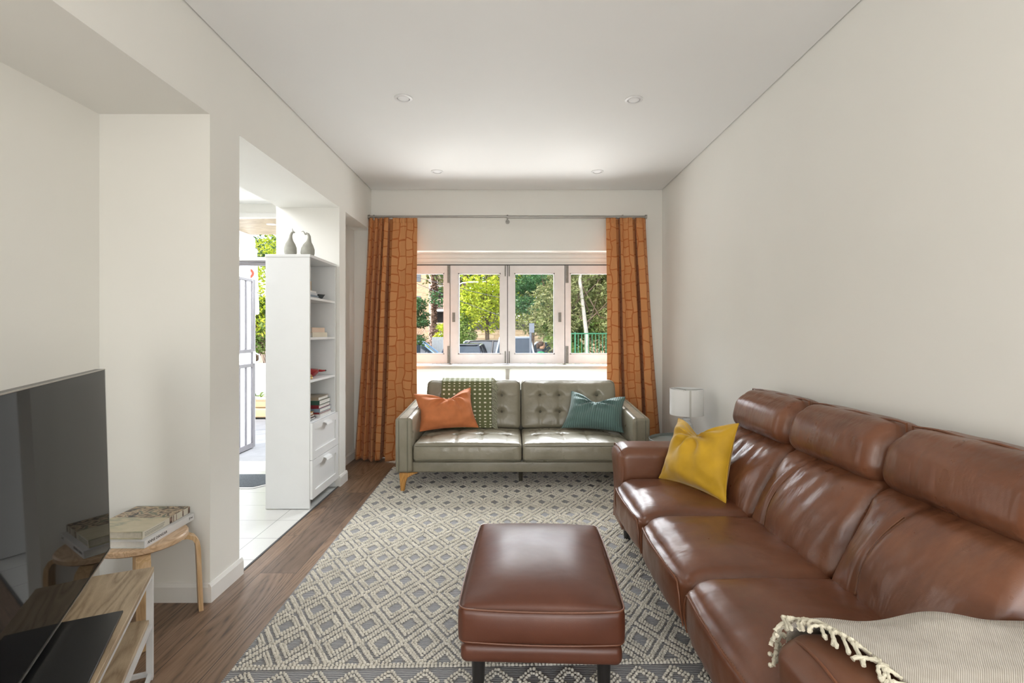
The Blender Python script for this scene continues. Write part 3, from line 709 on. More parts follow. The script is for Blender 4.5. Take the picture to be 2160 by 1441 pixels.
# shelf 4: pile of hardbacks + small pile
z = .622
pile = [('white', (.7, .7, .68), .020, .25), ('wine', (.22, .02, .02), .014, .25), ('steel_blue', (.20, .27, .33), .028, .245), ('maroon', (.20, .012, .02), .028, .235), ('bottle_green', (.02, .07, .045), .034, .235), ('taupe', (.30, .25, .18), .026, .215)]
zz = z
for k, (cn, cv, t_, l_) in enumerate(pile):
    book((-1.47-.10-.006*(k % 2), 3.915+l_/2-.004*k, zz+.0003), l_, .20, t_, book_mat(cn, cv), MT['pageswhite'],
         cn.replace('_', ' ')+' hardback in the pile above the drawers, '+['bottom', 'second up', 'third up', 'fourth up', 'fifth up', 'top'][k]+' of six', 'hardbacks piled on the lowest shelf', spine='Y-'); zz += t_+.0003
zz = z
for k, (cn, cv, t_) in enumerate([('charcoal', (.06, .06, .07), .016), ('chocolate', (.10, .04, .03), .016), ('amber', (.55, .30, .07), .020)]):
    book((-1.545-.006*k, 3.78, zz+.0003), .15-.008*k, .13, t_, book_mat(cn, cv), MT['pageswhite'],
         cn+' paperback in the small pile near the drawer top, '+['bottom', 'middle', 'top'][k]+' of three', 'paperbacks piled on the lowest shelf', spine='Y-'); zz += t_+.0003

# ================================================================== STOOL, BOOKS ON IT
st = empty('stool', (-1.606, 2.215, 0), 0, 'round birch stool with bent legs holding two big books', 'stool')
MB().lathe([(.001, .362), (.165, .362), (.1735, .368), (.1735, .384), (.168, .39), (.001, .39)], seg=56).build('seat', MT['birch'], st, local=True)
def bent_leg(az):
    pts = [(.06, .352), (.12, .352), (.168, .350), (.192, .338), (.206, .315), (.210, .285), (.213, .20), (.217, .10), (.221, .0)]
    w = .025; th = .009; mb = MB(); v = []
    n = len(pts)
    for i, (r_, z_) in enumerate(pts):
        a_ = pts[max(i-1, 0)]; b_ = pts[min(i+1, n-1)]; tx, tz = b_[0]-a_[0], b_[1]-a_[1]; L = math.hypot(tx, tz); nx, nz_ = tz/L, -tx/L
        for sgn, sw in ((-1, -1), (1, -1), (1, 1), (-1, 1)):
            rr = r_+nx*th*sgn; z2 = max(z_+nz_*th*sgn, 0) if i < n-1 else 0.0
            v.append((rr*math.cos(az)-sw*w*math.sin(az), rr*math.sin(az)+sw*w*math.cos(az), z2))
    f = [(i*4+k, i*4+(k+1) % 4, (i+1)*4+(k+1) % 4, (i+1)*4+k) for i in range(n-1) for k in range(4)] + [(3, 2, 1, 0), tuple((n-1)*4+k for k in range(4))]
    return mb.add(v, f)
for a in (38, 128, 218, 308): bent_leg(R(a)).build('leg', MT['birchleg'], st, local=True, angle=50)
bA = book((-1.496-.125, 2.244, .3905), .324, .25, .030, MT['white'], MT['pageswhite'], 'white art book lying on the birch stool, beneath the painted one', 'large books on the stool', spine='X+')
bB = book((-1.517-.125, 2.252, .4210), .308, .25, .031, MT['bookart'], MT['pages'], 'thick art book with a painted cover on top of the white book', 'large books on the stool', spine='X+')
Mt = Matrix.Translation((.1252, -.145, .011)) @ Matrix.Rotation(R(90), 4, 'Z') @ Matrix.Rotation(R(90), 4, 'X')
text_mesh('spine_title', 'ANNE DANGAR', .0165, MT['ink'], bA, Mt)
Mt = Matrix.Translation((.1252, .125, .009)) @ Matrix.Rotation(R(90), 4, 'Z') @ Matrix.Rotation(R(90), 4, 'X')
text_mesh('spine_logo', 'F', .017, MT['ink'], bA, Mt)
mb = MB(); mb.box(.1252, .1255, .137, .141, .013, .018); mb.prism([(.142, .015), (.148, .011), (.148, .019)], 'X', .1252, .1255); mb.build('spine_emblem', MT['ink'], bA, local=True, smooth=False)
MT['spinecream'] = simple('cream_spine_paper', (.66, .62, .52), .5)
mb = MB(); mb.box(.1251, .1258, -.153, .153, .001, .030); mb.build('spine_band', MT['spinecream'], bB, local=True, smooth=False)
MT['faintink'] = simple('faded_grey_ink', (.36, .35, .30), .6)
mb = MB()
for z_ in (.0195, .0125, .0065):
    y_ = -.140
    while y_ < -.03+.5*(z_-.0065):
        L_ = random.uniform(.003, .0065); mb.box(.1258, .1261, y_, y_+L_, z_, z_+.0042); y_ += L_+.0018
mb.build('spine_marks', MT['faintink'], bB, local=True, smooth=False)
MT['duskyink'] = simple('dusky_spine_art', (.20, .13, .10), .6, var=.8, nscale=60)
for (ya, yb) in ((.012, .030), (.036, .041), (.056, .060), (.100, .108), (.140, .154)):
    mb = MB(); mb.box(.1251, .1259, ya, yb, .002, .029); mb.build('spine_picture', MT['duskyink'], bB, local=True, smooth=False)

# ================================================================== TV STAND + TV
YAW = R(-25.0)   # long axis runs toward the camera
sx, sy = math.sin(-YAW), -math.cos(-YAW)       # direction along the long axis toward camera = (.42,-.906)
nx_, ny_ = math.cos(-YAW), math.sin(-YAW)      # direction to the room side
corner = Vector((-1.322, 1.889, 0))
SL, SD = 1.20, .36
base = corner + Vector((sx, sy, 0))*(SL/2) - Vector((nx_, ny_, 0))*(SD/2)
# local frame: +x = room side, +y = far end
RZ = math.atan2(ny_, nx_)
ts = empty('tv_stand', (base.x, base.y, 0), RZ, 'low oak topped stand with white metal frame under the television', 'tv stand')
H = .406
mb = MB(); mb.box(-SD/2, SD/2, -SL/2, SL/2, H-.018, H); mb.build('top', MT['oak'], ts, local=True, bevel=.002)
mb = MB(); mb.box(-SD/2+.012, SD/2-.012, -SL/2+.012, SL/2-.012, .206, .222); mb.build('shelf', MT['oak'], ts, local=True, bevel=.002)
for y in (-SL/2, SL/2-.022):
    for x in (-SD/2, SD/2-.022):
        mb = MB(); mb.box(x+.001, x+.021, y+.001, y+.021, 0, H-.018); mb.build('leg', MT['whitemetal'], ts, local=True, smooth=False)
mb = MB()
for z0 in (.19, .012, H-.034):
    for x in (-SD/2+.003, SD/2-.015): mb.box(x, x+.012, -SL/2+.021, SL/2-.021, z0, z0+.015)
    for y in (-SL/2+.003, SL/2-.015): mb.box(-SD/2+.021, SD/2-.021, y, y+.012, z0, z0+.015)
mb.build('frame', MT['whitemetal'], ts, local=True, smooth=False)
tvc = Vector((-1.553, 1.976, 0)); TL, TH = 1.23, .697
tb = tvc + Vector((math.sin(R(26.6)), -math.cos(R(26.6)), 0))*(TL/2)
tv = empty('television', (tb.x, tb.y, .4064), R(26.6), 'large black flat television reflecting the bookcase and stool', 'television')
Z0 = .026
til = math.tan(R(1.3))
def tilt(mb):
    mb.v = [np.column_stack([a[:, 0]-(a[:, 2]-Z0)*til, a[:, 1], a[:, 2]]) for a in mb.v]; return mb
mb = MB(); mb.box(-.030, -.003, -TL/2, TL/2, Z0, Z0+TH); mb.box(-.062, -.030, -TL/2+.12, TL/2-.12, Z0+.02, Z0+.42); tilt(mb).build('casing', MT['black'], tv, local=True, bevel=.002)
mb = MB(); mb.box(-.003, .0, -TL/2+.004, TL/2-.004, Z0+.008, Z0+TH-.004); tilt(mb).build('screen', MT['screen'], tv, local=True, smooth=False)
mb = MB(); mb.box(-.006, .002, -TL/2, TL/2, Z0, Z0+.006); mb.box(-.006, .001, -TL/2, -TL/2+.003, Z0, Z0+TH); mb.box(-.006, .001, TL/2-.003, TL/2, Z0, Z0+TH); mb.box(-.006, .001, -TL/2, TL/2, Z0+TH-.003, Z0+TH); tilt(mb).build('bezel', MT['chrome'], tv, local=True, smooth=False)
mb = MB(); mb.box(-.14, .138, -.34, .10, 0, .008); mb.build('base_plate', MT['black'], tv, local=True, bevel=.002)
mb = MB(); mb.box(-.052, -.032, -.12, .06, .008, .12); mb.build('neck', MT['black'], tv, local=True, smooth=False)

# ================================================================== RUG
RX0, RY0, RW, RL = -1.037, 1.30, 2.30, 3.49
rug = empty('area_rug', (RX0, RY0, 0), R(1.4), 'cream and grey rug with knotted diamond lattice under the sofas', 'rug')
mb = MB(); mb.box(0, RW, 0, RL, .001, .008); mb.build('woven_base', MT['rugbase'], rug, local=True, smooth=False)
pitch = .0112; PX = .1755; PY = .262; GY = .632
pts = []
y = GY+.004
while y < RL-.01:
    t = (y-GY)/PY
    row = []
    for Lv in (.935, .63, .475):
        for sg in (-1, 1):
            for fam in (1, -1):
                # fam 1: a = s+t ; fam -1: b = s-t
                for k in range(-20, 34):
                    s = (k+.5+sg*Lv/2) - fam*t
                    x = s*PX
                    if x < .012 or x > RW-.012: continue
                    o_ = s-fam*t
                    fo = abs((o_-math.floor(o_))-.5)
                    if fo <= Lv/2+.01: row.append(x)
    row.sort(); last = -1
    for x in row:
        if x-last > .0075: pts.append((x, y)); last = x
    y += pitch
for yy in (GY-.006, GY-.020):
    x = .01
    while x < RW-.01: pts.append((x, yy)); x += .0145
# near border of separate small diamonds
for rowc in (GY-.105, GY-.290, GY-.475):
    nd_ = int(RW/.132)
    for k in range(nd_):
        cx = .07+.132*k
        yy = -.065
        while yy <= .066:
            for Lw in (.055, .034):
                hx_ = Lw*(1-abs(yy)/(.066 if Lw > .05 else .042))
                if hx_ >= -.001:
                    for sgn in (-1, 1):
                        pts.append((cx+sgn*max(hx_, .003), rowc+yy))
            yy += pitch
yy_ = GY-.195
pts = np.array(pts); pts = pts[(pts[:, 1] > .01) & (pts[:, 1] < RL-.005) & (pts[:, 0] > .006) & (pts[:, 0] < RW-.006)]
def beads(P, z0=.0075):
    n = len(P); seg = 6
    rx = .0068*(1+rng.normal(0, .10, n)); ry = .0052*(1+rng.normal(0, .1, n)); rz = .0095*(1+rng.normal(0, .15, n))
    P = P+rng.normal(0, .0007, P.shape)
    tmpl = []
    for rr, hh in ((1.0, .12), (.92, .55), (.55, .9)):
        for k in range(seg): tmpl.append((rr*math.cos(2*PI*k/seg), rr*math.sin(2*PI*k/seg), hh))
    tmpl.append((0, 0, 1.0)); T = np.array(tmpl); nv = len(T)
    V = np.empty((n, nv, 3)); V[:, :, 0] = P[:, 0:1]+T[:, 0]*rx[:, None]; V[:, :, 1] = P[:, 1:2]+T[:, 1]*ry[:, None]; V[:, :, 2] = z0+T[:, 2]*rz[:, None]
    F4 = []; F3 = []
    for r_ in range(2):
        for k in range(seg): F4.append((r_*seg+k, r_*seg+(k+1) % seg, (r_+1)*seg+(k+1) % seg, (r_+1)*seg+k))
    for k in range(seg): F3.append((2*seg+k, 2*seg+(k+1) % seg, 3*seg))
    base_ = np.arange(n)*nv
    q = (np.array(F4)[None]+base_[:, None, None]).reshape(-1, 4); t3 = (np.array(F3)[None]+base_[:, None, None]).reshape(-1, 3)
    me = bpy.data.meshes.new('knots'); nl = q.size+t3.size; npoly = len(q)+len(t3)
    me.vertices.add(n*nv); me.vertices.foreach_set('co', V.astype(np.float32).ravel())
    me.loops.add(nl); me.loops.foreach_set('vertex_index', np.concatenate([q.ravel(), t3.ravel()]).astype(np.int32))
    me.polygons.add(npoly)
    ls = np.concatenate([np.arange(len(q))*4, q.size+np.arange(len(t3))*3]); me.polygons.foreach_set('loop_start', ls.astype(np.int32))
    me.update(calc_edges=True); me.shade_smooth(); return me
me = beads(pts); me.materials.append(MT['rugbead'])
o = bpy.data.objects.new('knotted_pile', me); col.objects.link(o); o.parent = rug; o['kind'] = 'stuff'
mb = MB()
for k in range(int(RW/.03)):
    x = .01+.03*k; mb.tube([(x, RL-.004, .006), (x+.004*random.uniform(-1, 1), RL+.02, .005), (x+random.uniform(-.008, .008), RL+.042, .004)], [.004, .0045, .003], 5)
mb.build('fringe', MT['rugbead'], rug, local=True)['kind'] = 'stuff'

# ================================================================== OTTOMAN
ot = empty('ottoman', (.108, 2.045, 0), R(-2.2), 'brown leather ottoman with a thick cushion in the middle of the rug', 'ottoman')
def ofn(Q, p):
    Q = Q.copy(); top = p[:, 2] > 0
    cr = np.clip(1-np.abs(p[:, 0])**2.6, 0, 1)*np.clip(1-np.abs(p[:, 1])**3.4, 0, 1)
    Q[:, 2] += np.where(top, .050*cr, -.004*cr)
    mid = np.clip(1-p[:, 2]**2, 0, 1); Q[:, 0] *= 1+.045*mid*np.clip(1-np.abs(p[:, 1])**4, 0, 1); Q[:, 1] *= 1+.03*mid*np.clip(1-np.abs(p[:, 0])**4, 0, 1)
    return Q
OW, OD = .548, .745
cu = MB().rbox((0, 0, .302), (OW, OD, .130), .026, (14, 16, 5), 4, ofn).build('cushion', MT['leathero'], ot, local=True, angle=80)
def ring(w, d, z, r, bow=0, n=14, rc=.045):
    path = []
    cs_ = [(w/2-rc, d/2-rc, 0), (-w/2+rc, d/2-rc, 90), (-w/2+rc, -d/2+rc, 180), (w/2-rc, -d/2+rc, 270)]
    for i, (cx, cy, a0) in enumerate(cs_):
        for k in range(7):
            a = R(a0+90*k/6); path.append((cx+rc*math.cos(a), cy+rc*math.sin(a), z))
        nx2 = cs_[(i+1) % 4]; a = R(a0+90); e0 = (cx+rc*math.cos(a), cy+rc*math.sin(a)); e1 = (nx2[0]+rc*math.cos(a), nx2[1]+rc*math.sin(a))
        for k in range(1, n):
            t = k/n; bb = 4*t*(1-t)*bow; path.append((e0[0]+(e1[0]-e0[0])*t+math.cos(a)*bb, e0[1]+(e1[1]-e0[1])*t+math.sin(a)*bb, z-.003*4*t*(1-t)))
    path.append(path[0]); return MB().tube(path, r, 6)
ring(OW+.0, OD+.0, (.360), .0032, .006, rc=.035).build('piping', MT['pipingbrown'], cu, local=True)
ring(OW+.0, OD+.0, .252, .0028, .006, rc=.035).build('piping', MT['pipingbrown'], cu, local=True)
MB().rbox((0, 0, .204), (OW-.01, OD-.02, .066), .024, (10, 10, 3), 3).build('base', MT['leathero'], ot, local=True, angle=80)
for sx_ in (-1, 1):
    for sy_ in (-1, 1):
        x, y = sx_*.212, sy_*.31
        MB().tube([(x, y, .176), (x, y, .09), (x+sx_*.008, y+sy_*.008, .0125)], [.024, .021, .014], 20).build('leg', MT['legdark'], ot, local=True)

# ================================================================== BROWN SOFA
bs = empty('leather_sofa', (1.08, 2.07, 0), 0, 'long brown leather three-seat sofa with headrests along the right wall', 'sofa')
SYA, SYB = 1.185, 2.935; cw = (SYB-SYA)/3
mb = MB(); mb.rbox((1.07, 2.06, .190), (.80, 2.24, .17), .03, (6, 20, 3), 3); mb.build('base', MT['leather'], bs, angle=80)
mb = MB(); mb.rbox((1.40, 1.93, .50), (.17, 1.90, .60), .03, (3, 20, 6), 3); mb.rbox((1.40, 2.06, .33), (.17, 2.20, .40), .03, (3, 20, 4), 3); mb.build('back_frame', MT['leather'], bs, angle=80)
for k in range(3):
    yc = SYB-cw*(k+.5)
    def sfn(Q, p, k=k):
        Q = Q.copy(); top = np.clip(p[:, 2], 0, 1)
        cr = np.clip(1-np.abs(p[:, 0])**3, 0, 1)*np.clip(1-np.abs(p[:, 1])**3.5, 0, 1)
        Q[:, 2] += .030*cr*top
        fr_ = np.clip(-p[:, 0], 0, 1)**3
        Q[:, 0] -= .030*fr_*np.clip(1-np.abs(p[:, 1])**4, 0, 1)*np.clip(1-(p[:, 2])**4*.6, 0, 1)
        Q[:, 2] -= .018*np.clip(-p[:, 0]-.72, 0, 1)/.28*top
        for i in range(len(Q)):
            q = Q[i]; Q[i, 2] += .004*top[i]*ns((q[0]*1.3+k*5, q[1]*2.2, 0), 6)
            Q[i, 0] -= .004*fr_[i]*ns((0, q[1]*6, q[2]*1.5), 5, k*3)
        return Q
    c_ = MB().rbox((.865, yc, .330), (.53, cw-.004, .20), .045, (16, 18, 6), 4, sfn).build('seat_cushion', MT['leather'], bs, angle=80)
    # front stitched seam: up the near/far side of the front face and along its top
    fx = .588
    for off_, mt_ in ((0, 'pipingbrown'),):
        path = [(fx+.008, yc+cw/2-.020, .245)]
        n_ = 22
        path += [(fx-.002, yc+cw/2-.022, .30), (fx-.004, yc+cw/2-.028, .345), (fx-.004, yc+cw/2-.05, .385)]
        for i in range(1, n_):
            t = i/n_; path.append((fx-.006-.018*4*t*(1-t), yc+cw/2-.05-t*(cw-.10), .395+.012*4*t*(1-t)))
        path += [(fx-.004, yc-cw/2+.05, .385), (fx-.004, yc-cw/2+.028, .345), (fx-.002, yc-cw/2+.022, .30), (fx+.008, yc-cw/2+.020, .245)]
        MB().tube(path, .0034, 6).build('seam', MT[mt_], c_)
        P = [Vector(p) for p in path]; mb = MB(); acc = 0; nxt = 0
        for i in range(len(P)-1):
            L = (P[i+1]-P[i]).length; t = (P[i+1]-P[i])/L
            while nxt < acc+L:
                a = P[i]+t*(nxt-acc); a2 = a+t*.0055; dz = Vector((.001, 0, .0065))
                mb.tube([a+dz, a2+dz], .0011, 4); nxt += .010
            acc += L
        mb.build('stitching', MT['stitch'], c_)['kind'] = 'stuff'
    # back cushion
    seam_y = cw*.5-cw*.30
    def bfn(Q, p, k=k):
        Q = Q.copy()
        tz = (p[:, 2]+1)/2                     # 0 bottom .. 1 top
        Q[:, 0] += .19*tz
        fr_ = np.clip(-p[:, 0], 0, 1)
        Q[:, 0] -= fr_*(.055*np.sin(PI*np.clip(tz*.92+.05, 0, 1)))*np.clip(1-np.abs(p[:, 1])**3.5, 0, 1)
        sy2 = seam_y+.035*np.sin(PI*tz)-.03*tz
        d_ = (Q[:, 1]-sy2)
        Q[:, 0] += fr_*.016*np.exp(-(d_/.012)**2)
        for i in range(len(Q)):
            if fr_[i] > .3:
                q = Q[i]
                fan = ns((q[1]*11+.8*q[2]*6, q[2]*2.2, k*4.0), 1.3)
                fan2 = ns((q[1]*30, q[2]*5+q[1]*9, k*4.0+9), 1.2)
                up_ = tz[i]**2
                Q[i, 0] += fr_[i]*(.011*fan*(.4+up_)+.005*fan2*up_ + .004*ns((q[1]*5, q[2]*22, k), 1.1)*(1-tz[i]))
        return Q
    bcx = 1.17
    bk = MB().rbox((bcx, yc, .572), (.21, cw-.006, .355), .05, (4, 48, 34), 4, bfn).build('back_cushion', MT['leatherwr'], bs, angle=80)
    for dd in (-.005, .005):
        path = []
        for i in range(18):
            tz = .06+.90*i/17
            sy2 = seam_y+.035*math.sin(PI*tz)-.03*tz
            xx = bcx-.105+.19*tz-.055*math.sin(PI*min(1, tz*.92+.05))*(1-abs((sy2)/(cw/2))**3.5)+.0125
            path.append((xx, yc+sy2+dd, .572-.1775+.355*tz))
        MB().tube([(a_+.0005, b__, c__) for a_, b__, c__ in path[1:-2]], .0018, 5).build('seam', MT['stitch'], bk)
    # headrest roll
    def hfn(Q, p, k=k):
        Q = Q.copy(); fr_ = np.clip(-p[:, 0], 0, 1)
        cr = np.clip(1-np.abs(p[:, 1])**5, 0, 1)
        Q[:, 0] -= .022*fr_*cr*np.clip(1-p[:, 2]**2, 0, 1)
        Q[:, 2] += .012*np.clip(p[:, 2], 0, 1)*cr
        Q[:, 0] += .05*(p[:, 2]*.5)
        for i in range(len(Q)):
            q = Q[i]; w_ = ns((q[1]*15, q[2]*5, k*7.0), 1.2); e_ = abs(p[i, 2])
            Q[i, 0] += fr_[i]*.003*w_*(.3+e_); Q[i, 2] += .002*w_*np.sign(p[i, 2])
        return Q
    hr = MB().rbox((1.358, yc, .838), (.205, cw-.006, .205), .075, (5, 44, 6), 6, hfn).build('headrest', MT['leatherwr'], bs, angle=80)
    path = [(1.372, yc-cw/2+.014+(cw-.028)*i/16, .9515+.003*math.sin(i*1.1)) for i in range(17)]
    MB().tube([(1.372, path[0][1]-.005, .87), (1.372, path[0][1], .925)]+path+[(1.372, path[-1][1], .925), (1.372, path[-1][1]+.005, .87)], .004, 6).build('seam', MT['pipingbrown'], hr)
# arms
def afn(sgn):
    def f(Q, p):
        Q = Q.copy()
        Q[:, 0] -= .022*np.clip(-p[:, 0], 0, 1)*np.clip((p[:, 2]+.2)/1.2, 0, 1)**1.5*np.clip(1-np.clip(p[:, 2]-.75, 0, 1)*4, 0, 1)
        Q[:, 2] += .008*np.clip(p[:, 2], 0, 1)*np.clip(1-p[:, 1]**2, 0, 1)
        return Q
    return f
arm_f = MB().rbox((1.04, 3.075, .350), (.83, .26, .49), .055, (10, 5, 10), 5, afn(1)).build('arm', MT['leatherarm'], bs, angle=80)
arm_n = MB().rbox((1.03, 1.055, .350), (.85, .25, .49), .055, (10, 5, 10), 5, afn(-1)).build('arm', MT['leatherarm'], bs, angle=80)
for (o_, ya, yb) in ((arm_f, 2.945, 3.205), (arm_n, .93, 1.18)):
    yc = (ya+yb)/2; hw = (yb-ya)/2-.012
    for dx_ in (0,):
        path = [(.632, yc-hw, .13)]
        for a in range(0, 181, 15):
            aa = R(180-a); path.append((.640-.016*math.sin(R(a)), yc+hw*math.cos(aa), .548+.052*math.sin(aa)))
        path.append((.632, yc+hw, .13)); MB().tube(path, .0035, 6).build('seam', MT['pipingbrown'], o_)
for (x, y) in ((.70, 3.13), (.70, 1.0), (1.42, 3.13), (1.42, 1.0)):
    MB().tube([(x, y, .11), (x, y, .008)], [.026, .018], 16).build('leg', MT['legdark'], bs)

# throw on the near arm
def arm_surf(w):
    """profile across the arm: w 0..1 from the seat side over the top to the outer side"""
    pr = [(1.215, .452), (1.205, .50), (1.196, .56), (1.175, .602), (1.12, .618), (1.05, .620), (.985, .614), (.935, .598), (.912, .55), (.906, .44), (.905, .32)]
    t = w*(len(pr)-1); i = min(int(t), len(pr)-2); f_ = t-i
    return pr[i][0]*(1-f_)+pr[i+1][0]*f_, pr[i][1]*(1-f_)+pr[i+1][1]*f_
def throw_pt(u, w):
    y, z = arm_surf(w)
    xe = .640+.115*max(0, min(1, (w-.28)/.45))**.8
    x = xe+(1.47-xe)*u
    n = ns((x*7, y*5, 3.3), 1.0); z += .012*n*(.3+.7*math.sin(PI*min(1, w*1.2)))
    z += .020*math.exp(-((x-.985)/.10)**2)*math.exp(-((y-1.14)/.08)**2)
    if w < .3: y += .010*math.sin(x*16)*(.3-w)/.3
    return (x, y, z+.004)
mb = MB(); mb.grid(throw_pt, 70, 60, uvfn=lambda u, w: (u*.85, w*.72))
tw = tag(mb.build('throw_blanket', MT['oat'], solid=.006, angle=80), 'oatmeal woven throw with knotted cream fringe over the near sofa arm', 'blanket')
mb = MB()
for k in range(46):
    w = .10+.85*k/45; p = Vector(throw_pt(0, w)); q = Vector(throw_pt(.03, w)); d_ = (p-q).normalized()
    ph = random.uniform(0, 6); L = random.uniform(.045, .075); path = []; rad = []
    tang = (Vector(throw_pt(0, min(1, w+.03)))-p).normalized()
    nrm = d_.cross(tang).normalized()
    if nrm.z < 0 and w < .75: nrm = -nrm
    for i in range(15):
        t = i/14; c_ = p+d_*(L*.62*t)+tang*(.014*math.sin(ph+t*4.5))+Vector((0, -.018*t*t, 0))
        c_ += nrm*(.004+.007*math.sin(PI*t))+Vector((0, 0, -.006*t*t)); path.append(c_)
        rad.append((.0036+.0010*math.sin(t*40+ph))*(1.5 if i in (5, 6) else 1)*(1.25 if t > .8 else 1))
    mb.tube(path, rad, 7)
mb.build('fringe', MT['cream'], tw)['kind'] = 'stuff'

# ================================================================== SIDE TABLE + LAMP
stb = empty('side_table', (1.262, 3.81, 0), 0, 'round grey tray-top side table in the corner behind the brown sofa', 'side table')
MB().lathe([(.001, .448), (.225, .448), (.236, .454), (.240, .475), (.237, .476), (.230, .458), (.001, .456)], seg=64).build('tray_top', MT['tray'], stb, local=True)
for k in range(3):
    a = R(90+120*k); MB().tube([(.10*math.cos(a), .10*math.sin(a), .448), (.19*math.cos(a), .19*math.sin(a), .006)], .009, 10).build('leg', MT['black'], stb, local=True)
lp = empty('table_lamp', (1.31, 3.85, .4565), 0, 'small table lamp with white drum shade and ribbed ceramic base', 'lamp')
MB().lathe([(.038, 0), (.046, .006), (.050, .05), (.046, .10), (.036, .130), (.026, .140), (.023, .148), (.030, .156), (.028, .168), (.016, .172), (.001, .172)], seg=40).build('base', MT['ceramic'], lp, local=True)
MB().tube([(0, 0, .172), (0, 0, .29)], .006, 10).build('stem', MT['chrome'], lp, local=True)
mb = MB(); r_ = .1225
mb.lathe([(r_, .195), (r_, .388), (r_-.003, .388), (r_-.003, .195)], seg=64); mb.f = [f for f in mb.f if len(f) == 4]; mb.m = mb.m[:len(mb.f)]
nq = 64; mb.f += [(k, (k+1) % nq, 3*nq+(k+1) % nq, 3*nq+k) for k in range(nq)]; mb.m += [0]*nq
sh = mb.build('lamp_shade', MT['shade'], lp, local=True)
mb = MB(); a0 = R(-100)
mb.add([((r_+.0008)*math.cos(a), (r_+.0008)*math.sin(a), z) for z in (.195, .388) for a in (a0, a0+.11)], [(0, 1, 3, 2)]); mb.build('shade_seam', simple('seam_tape', (.50, .49, .45), .8), sh, local=True, smooth=False)
mb = MB()
for k in range(3): mb.tube([(0, 0, .38), (r_*math.cos(2.1*k), r_*math.sin(2.1*k), .385)], .002, 5)
mb.build('spider', MT['chrome'], sh, local=True)

# ================================================================== GREEN SOFA
gs = empty('tufted_sofa', (.08, 4.45, 0), 0, 'olive grey leather two-seat sofa with button tufting under the window', 'sofa')
GX = .08; FY = 4.045
mb = MB(); mb.rbox((GX, 4.47, .195), (1.76, .78, .085), .012, (16, 6, 2), 2); mb.build('frame', MT['green'], gs, angle=80)
mb = MB(); mb.rbox((GX, 4.87, .45), (1.78, .09, .56), .02, (16, 2, 6), 3); mb.build('back_frame', MT['green'], gs, angle=80)
def garm(sg):
    xo = GX+sg*1.008; xi = GX+sg*.872; xc = (xo+xi)/2
    def f(Q, p):
        Q = Q.copy()
        top = np.clip((p[:, 2]+.1)/1.1, 0, 1)
        Q[:, 2] += top*.052*(p[:, 1]+1)/2                      # rises to the back
        Q[:, 0] += sg*-.0*top
        inn = np.clip(-sg*p[:, 0], 0, 1); Q[:, 0] -= sg*.022*inn*np.clip(1-p[:, 2]**2, 0, 1)*np.clip((p[:, 1]+.3), 0, 1)
        Q[:, 1] += .02*np.clip(-p[:, 1], 0, 1)*np.clip(-p[:, 2], 0, 1)*.5
        return Q
    a = MB().rbox((xc, 4.455, .3725), (.136, .83, .435), .022, (5, 10, 8), 4, f).build('arm', MT['green'], gs, angle=80)
    for dx in (-.038, .030):
        path = [(xc+dx, FY-.006, .160), (xc+dx, FY-.006+.0, .30), (xc+dx, FY-.006, .565), (xc+dx, FY+.002, .583), (xc+dx, FY+.018, .594)]
        for i in range(1, 9): path.append((xc+dx, FY+.018+.76*i/8, .594+.050*i/8))
        MB().tube(path, .0032, 6).build('piping', MT['greenpipe'], a)
garm(-1); garm(1)
mid = GX-.003
seats = [(GX-.868, mid-.003), (mid+.003, GX+.868)]
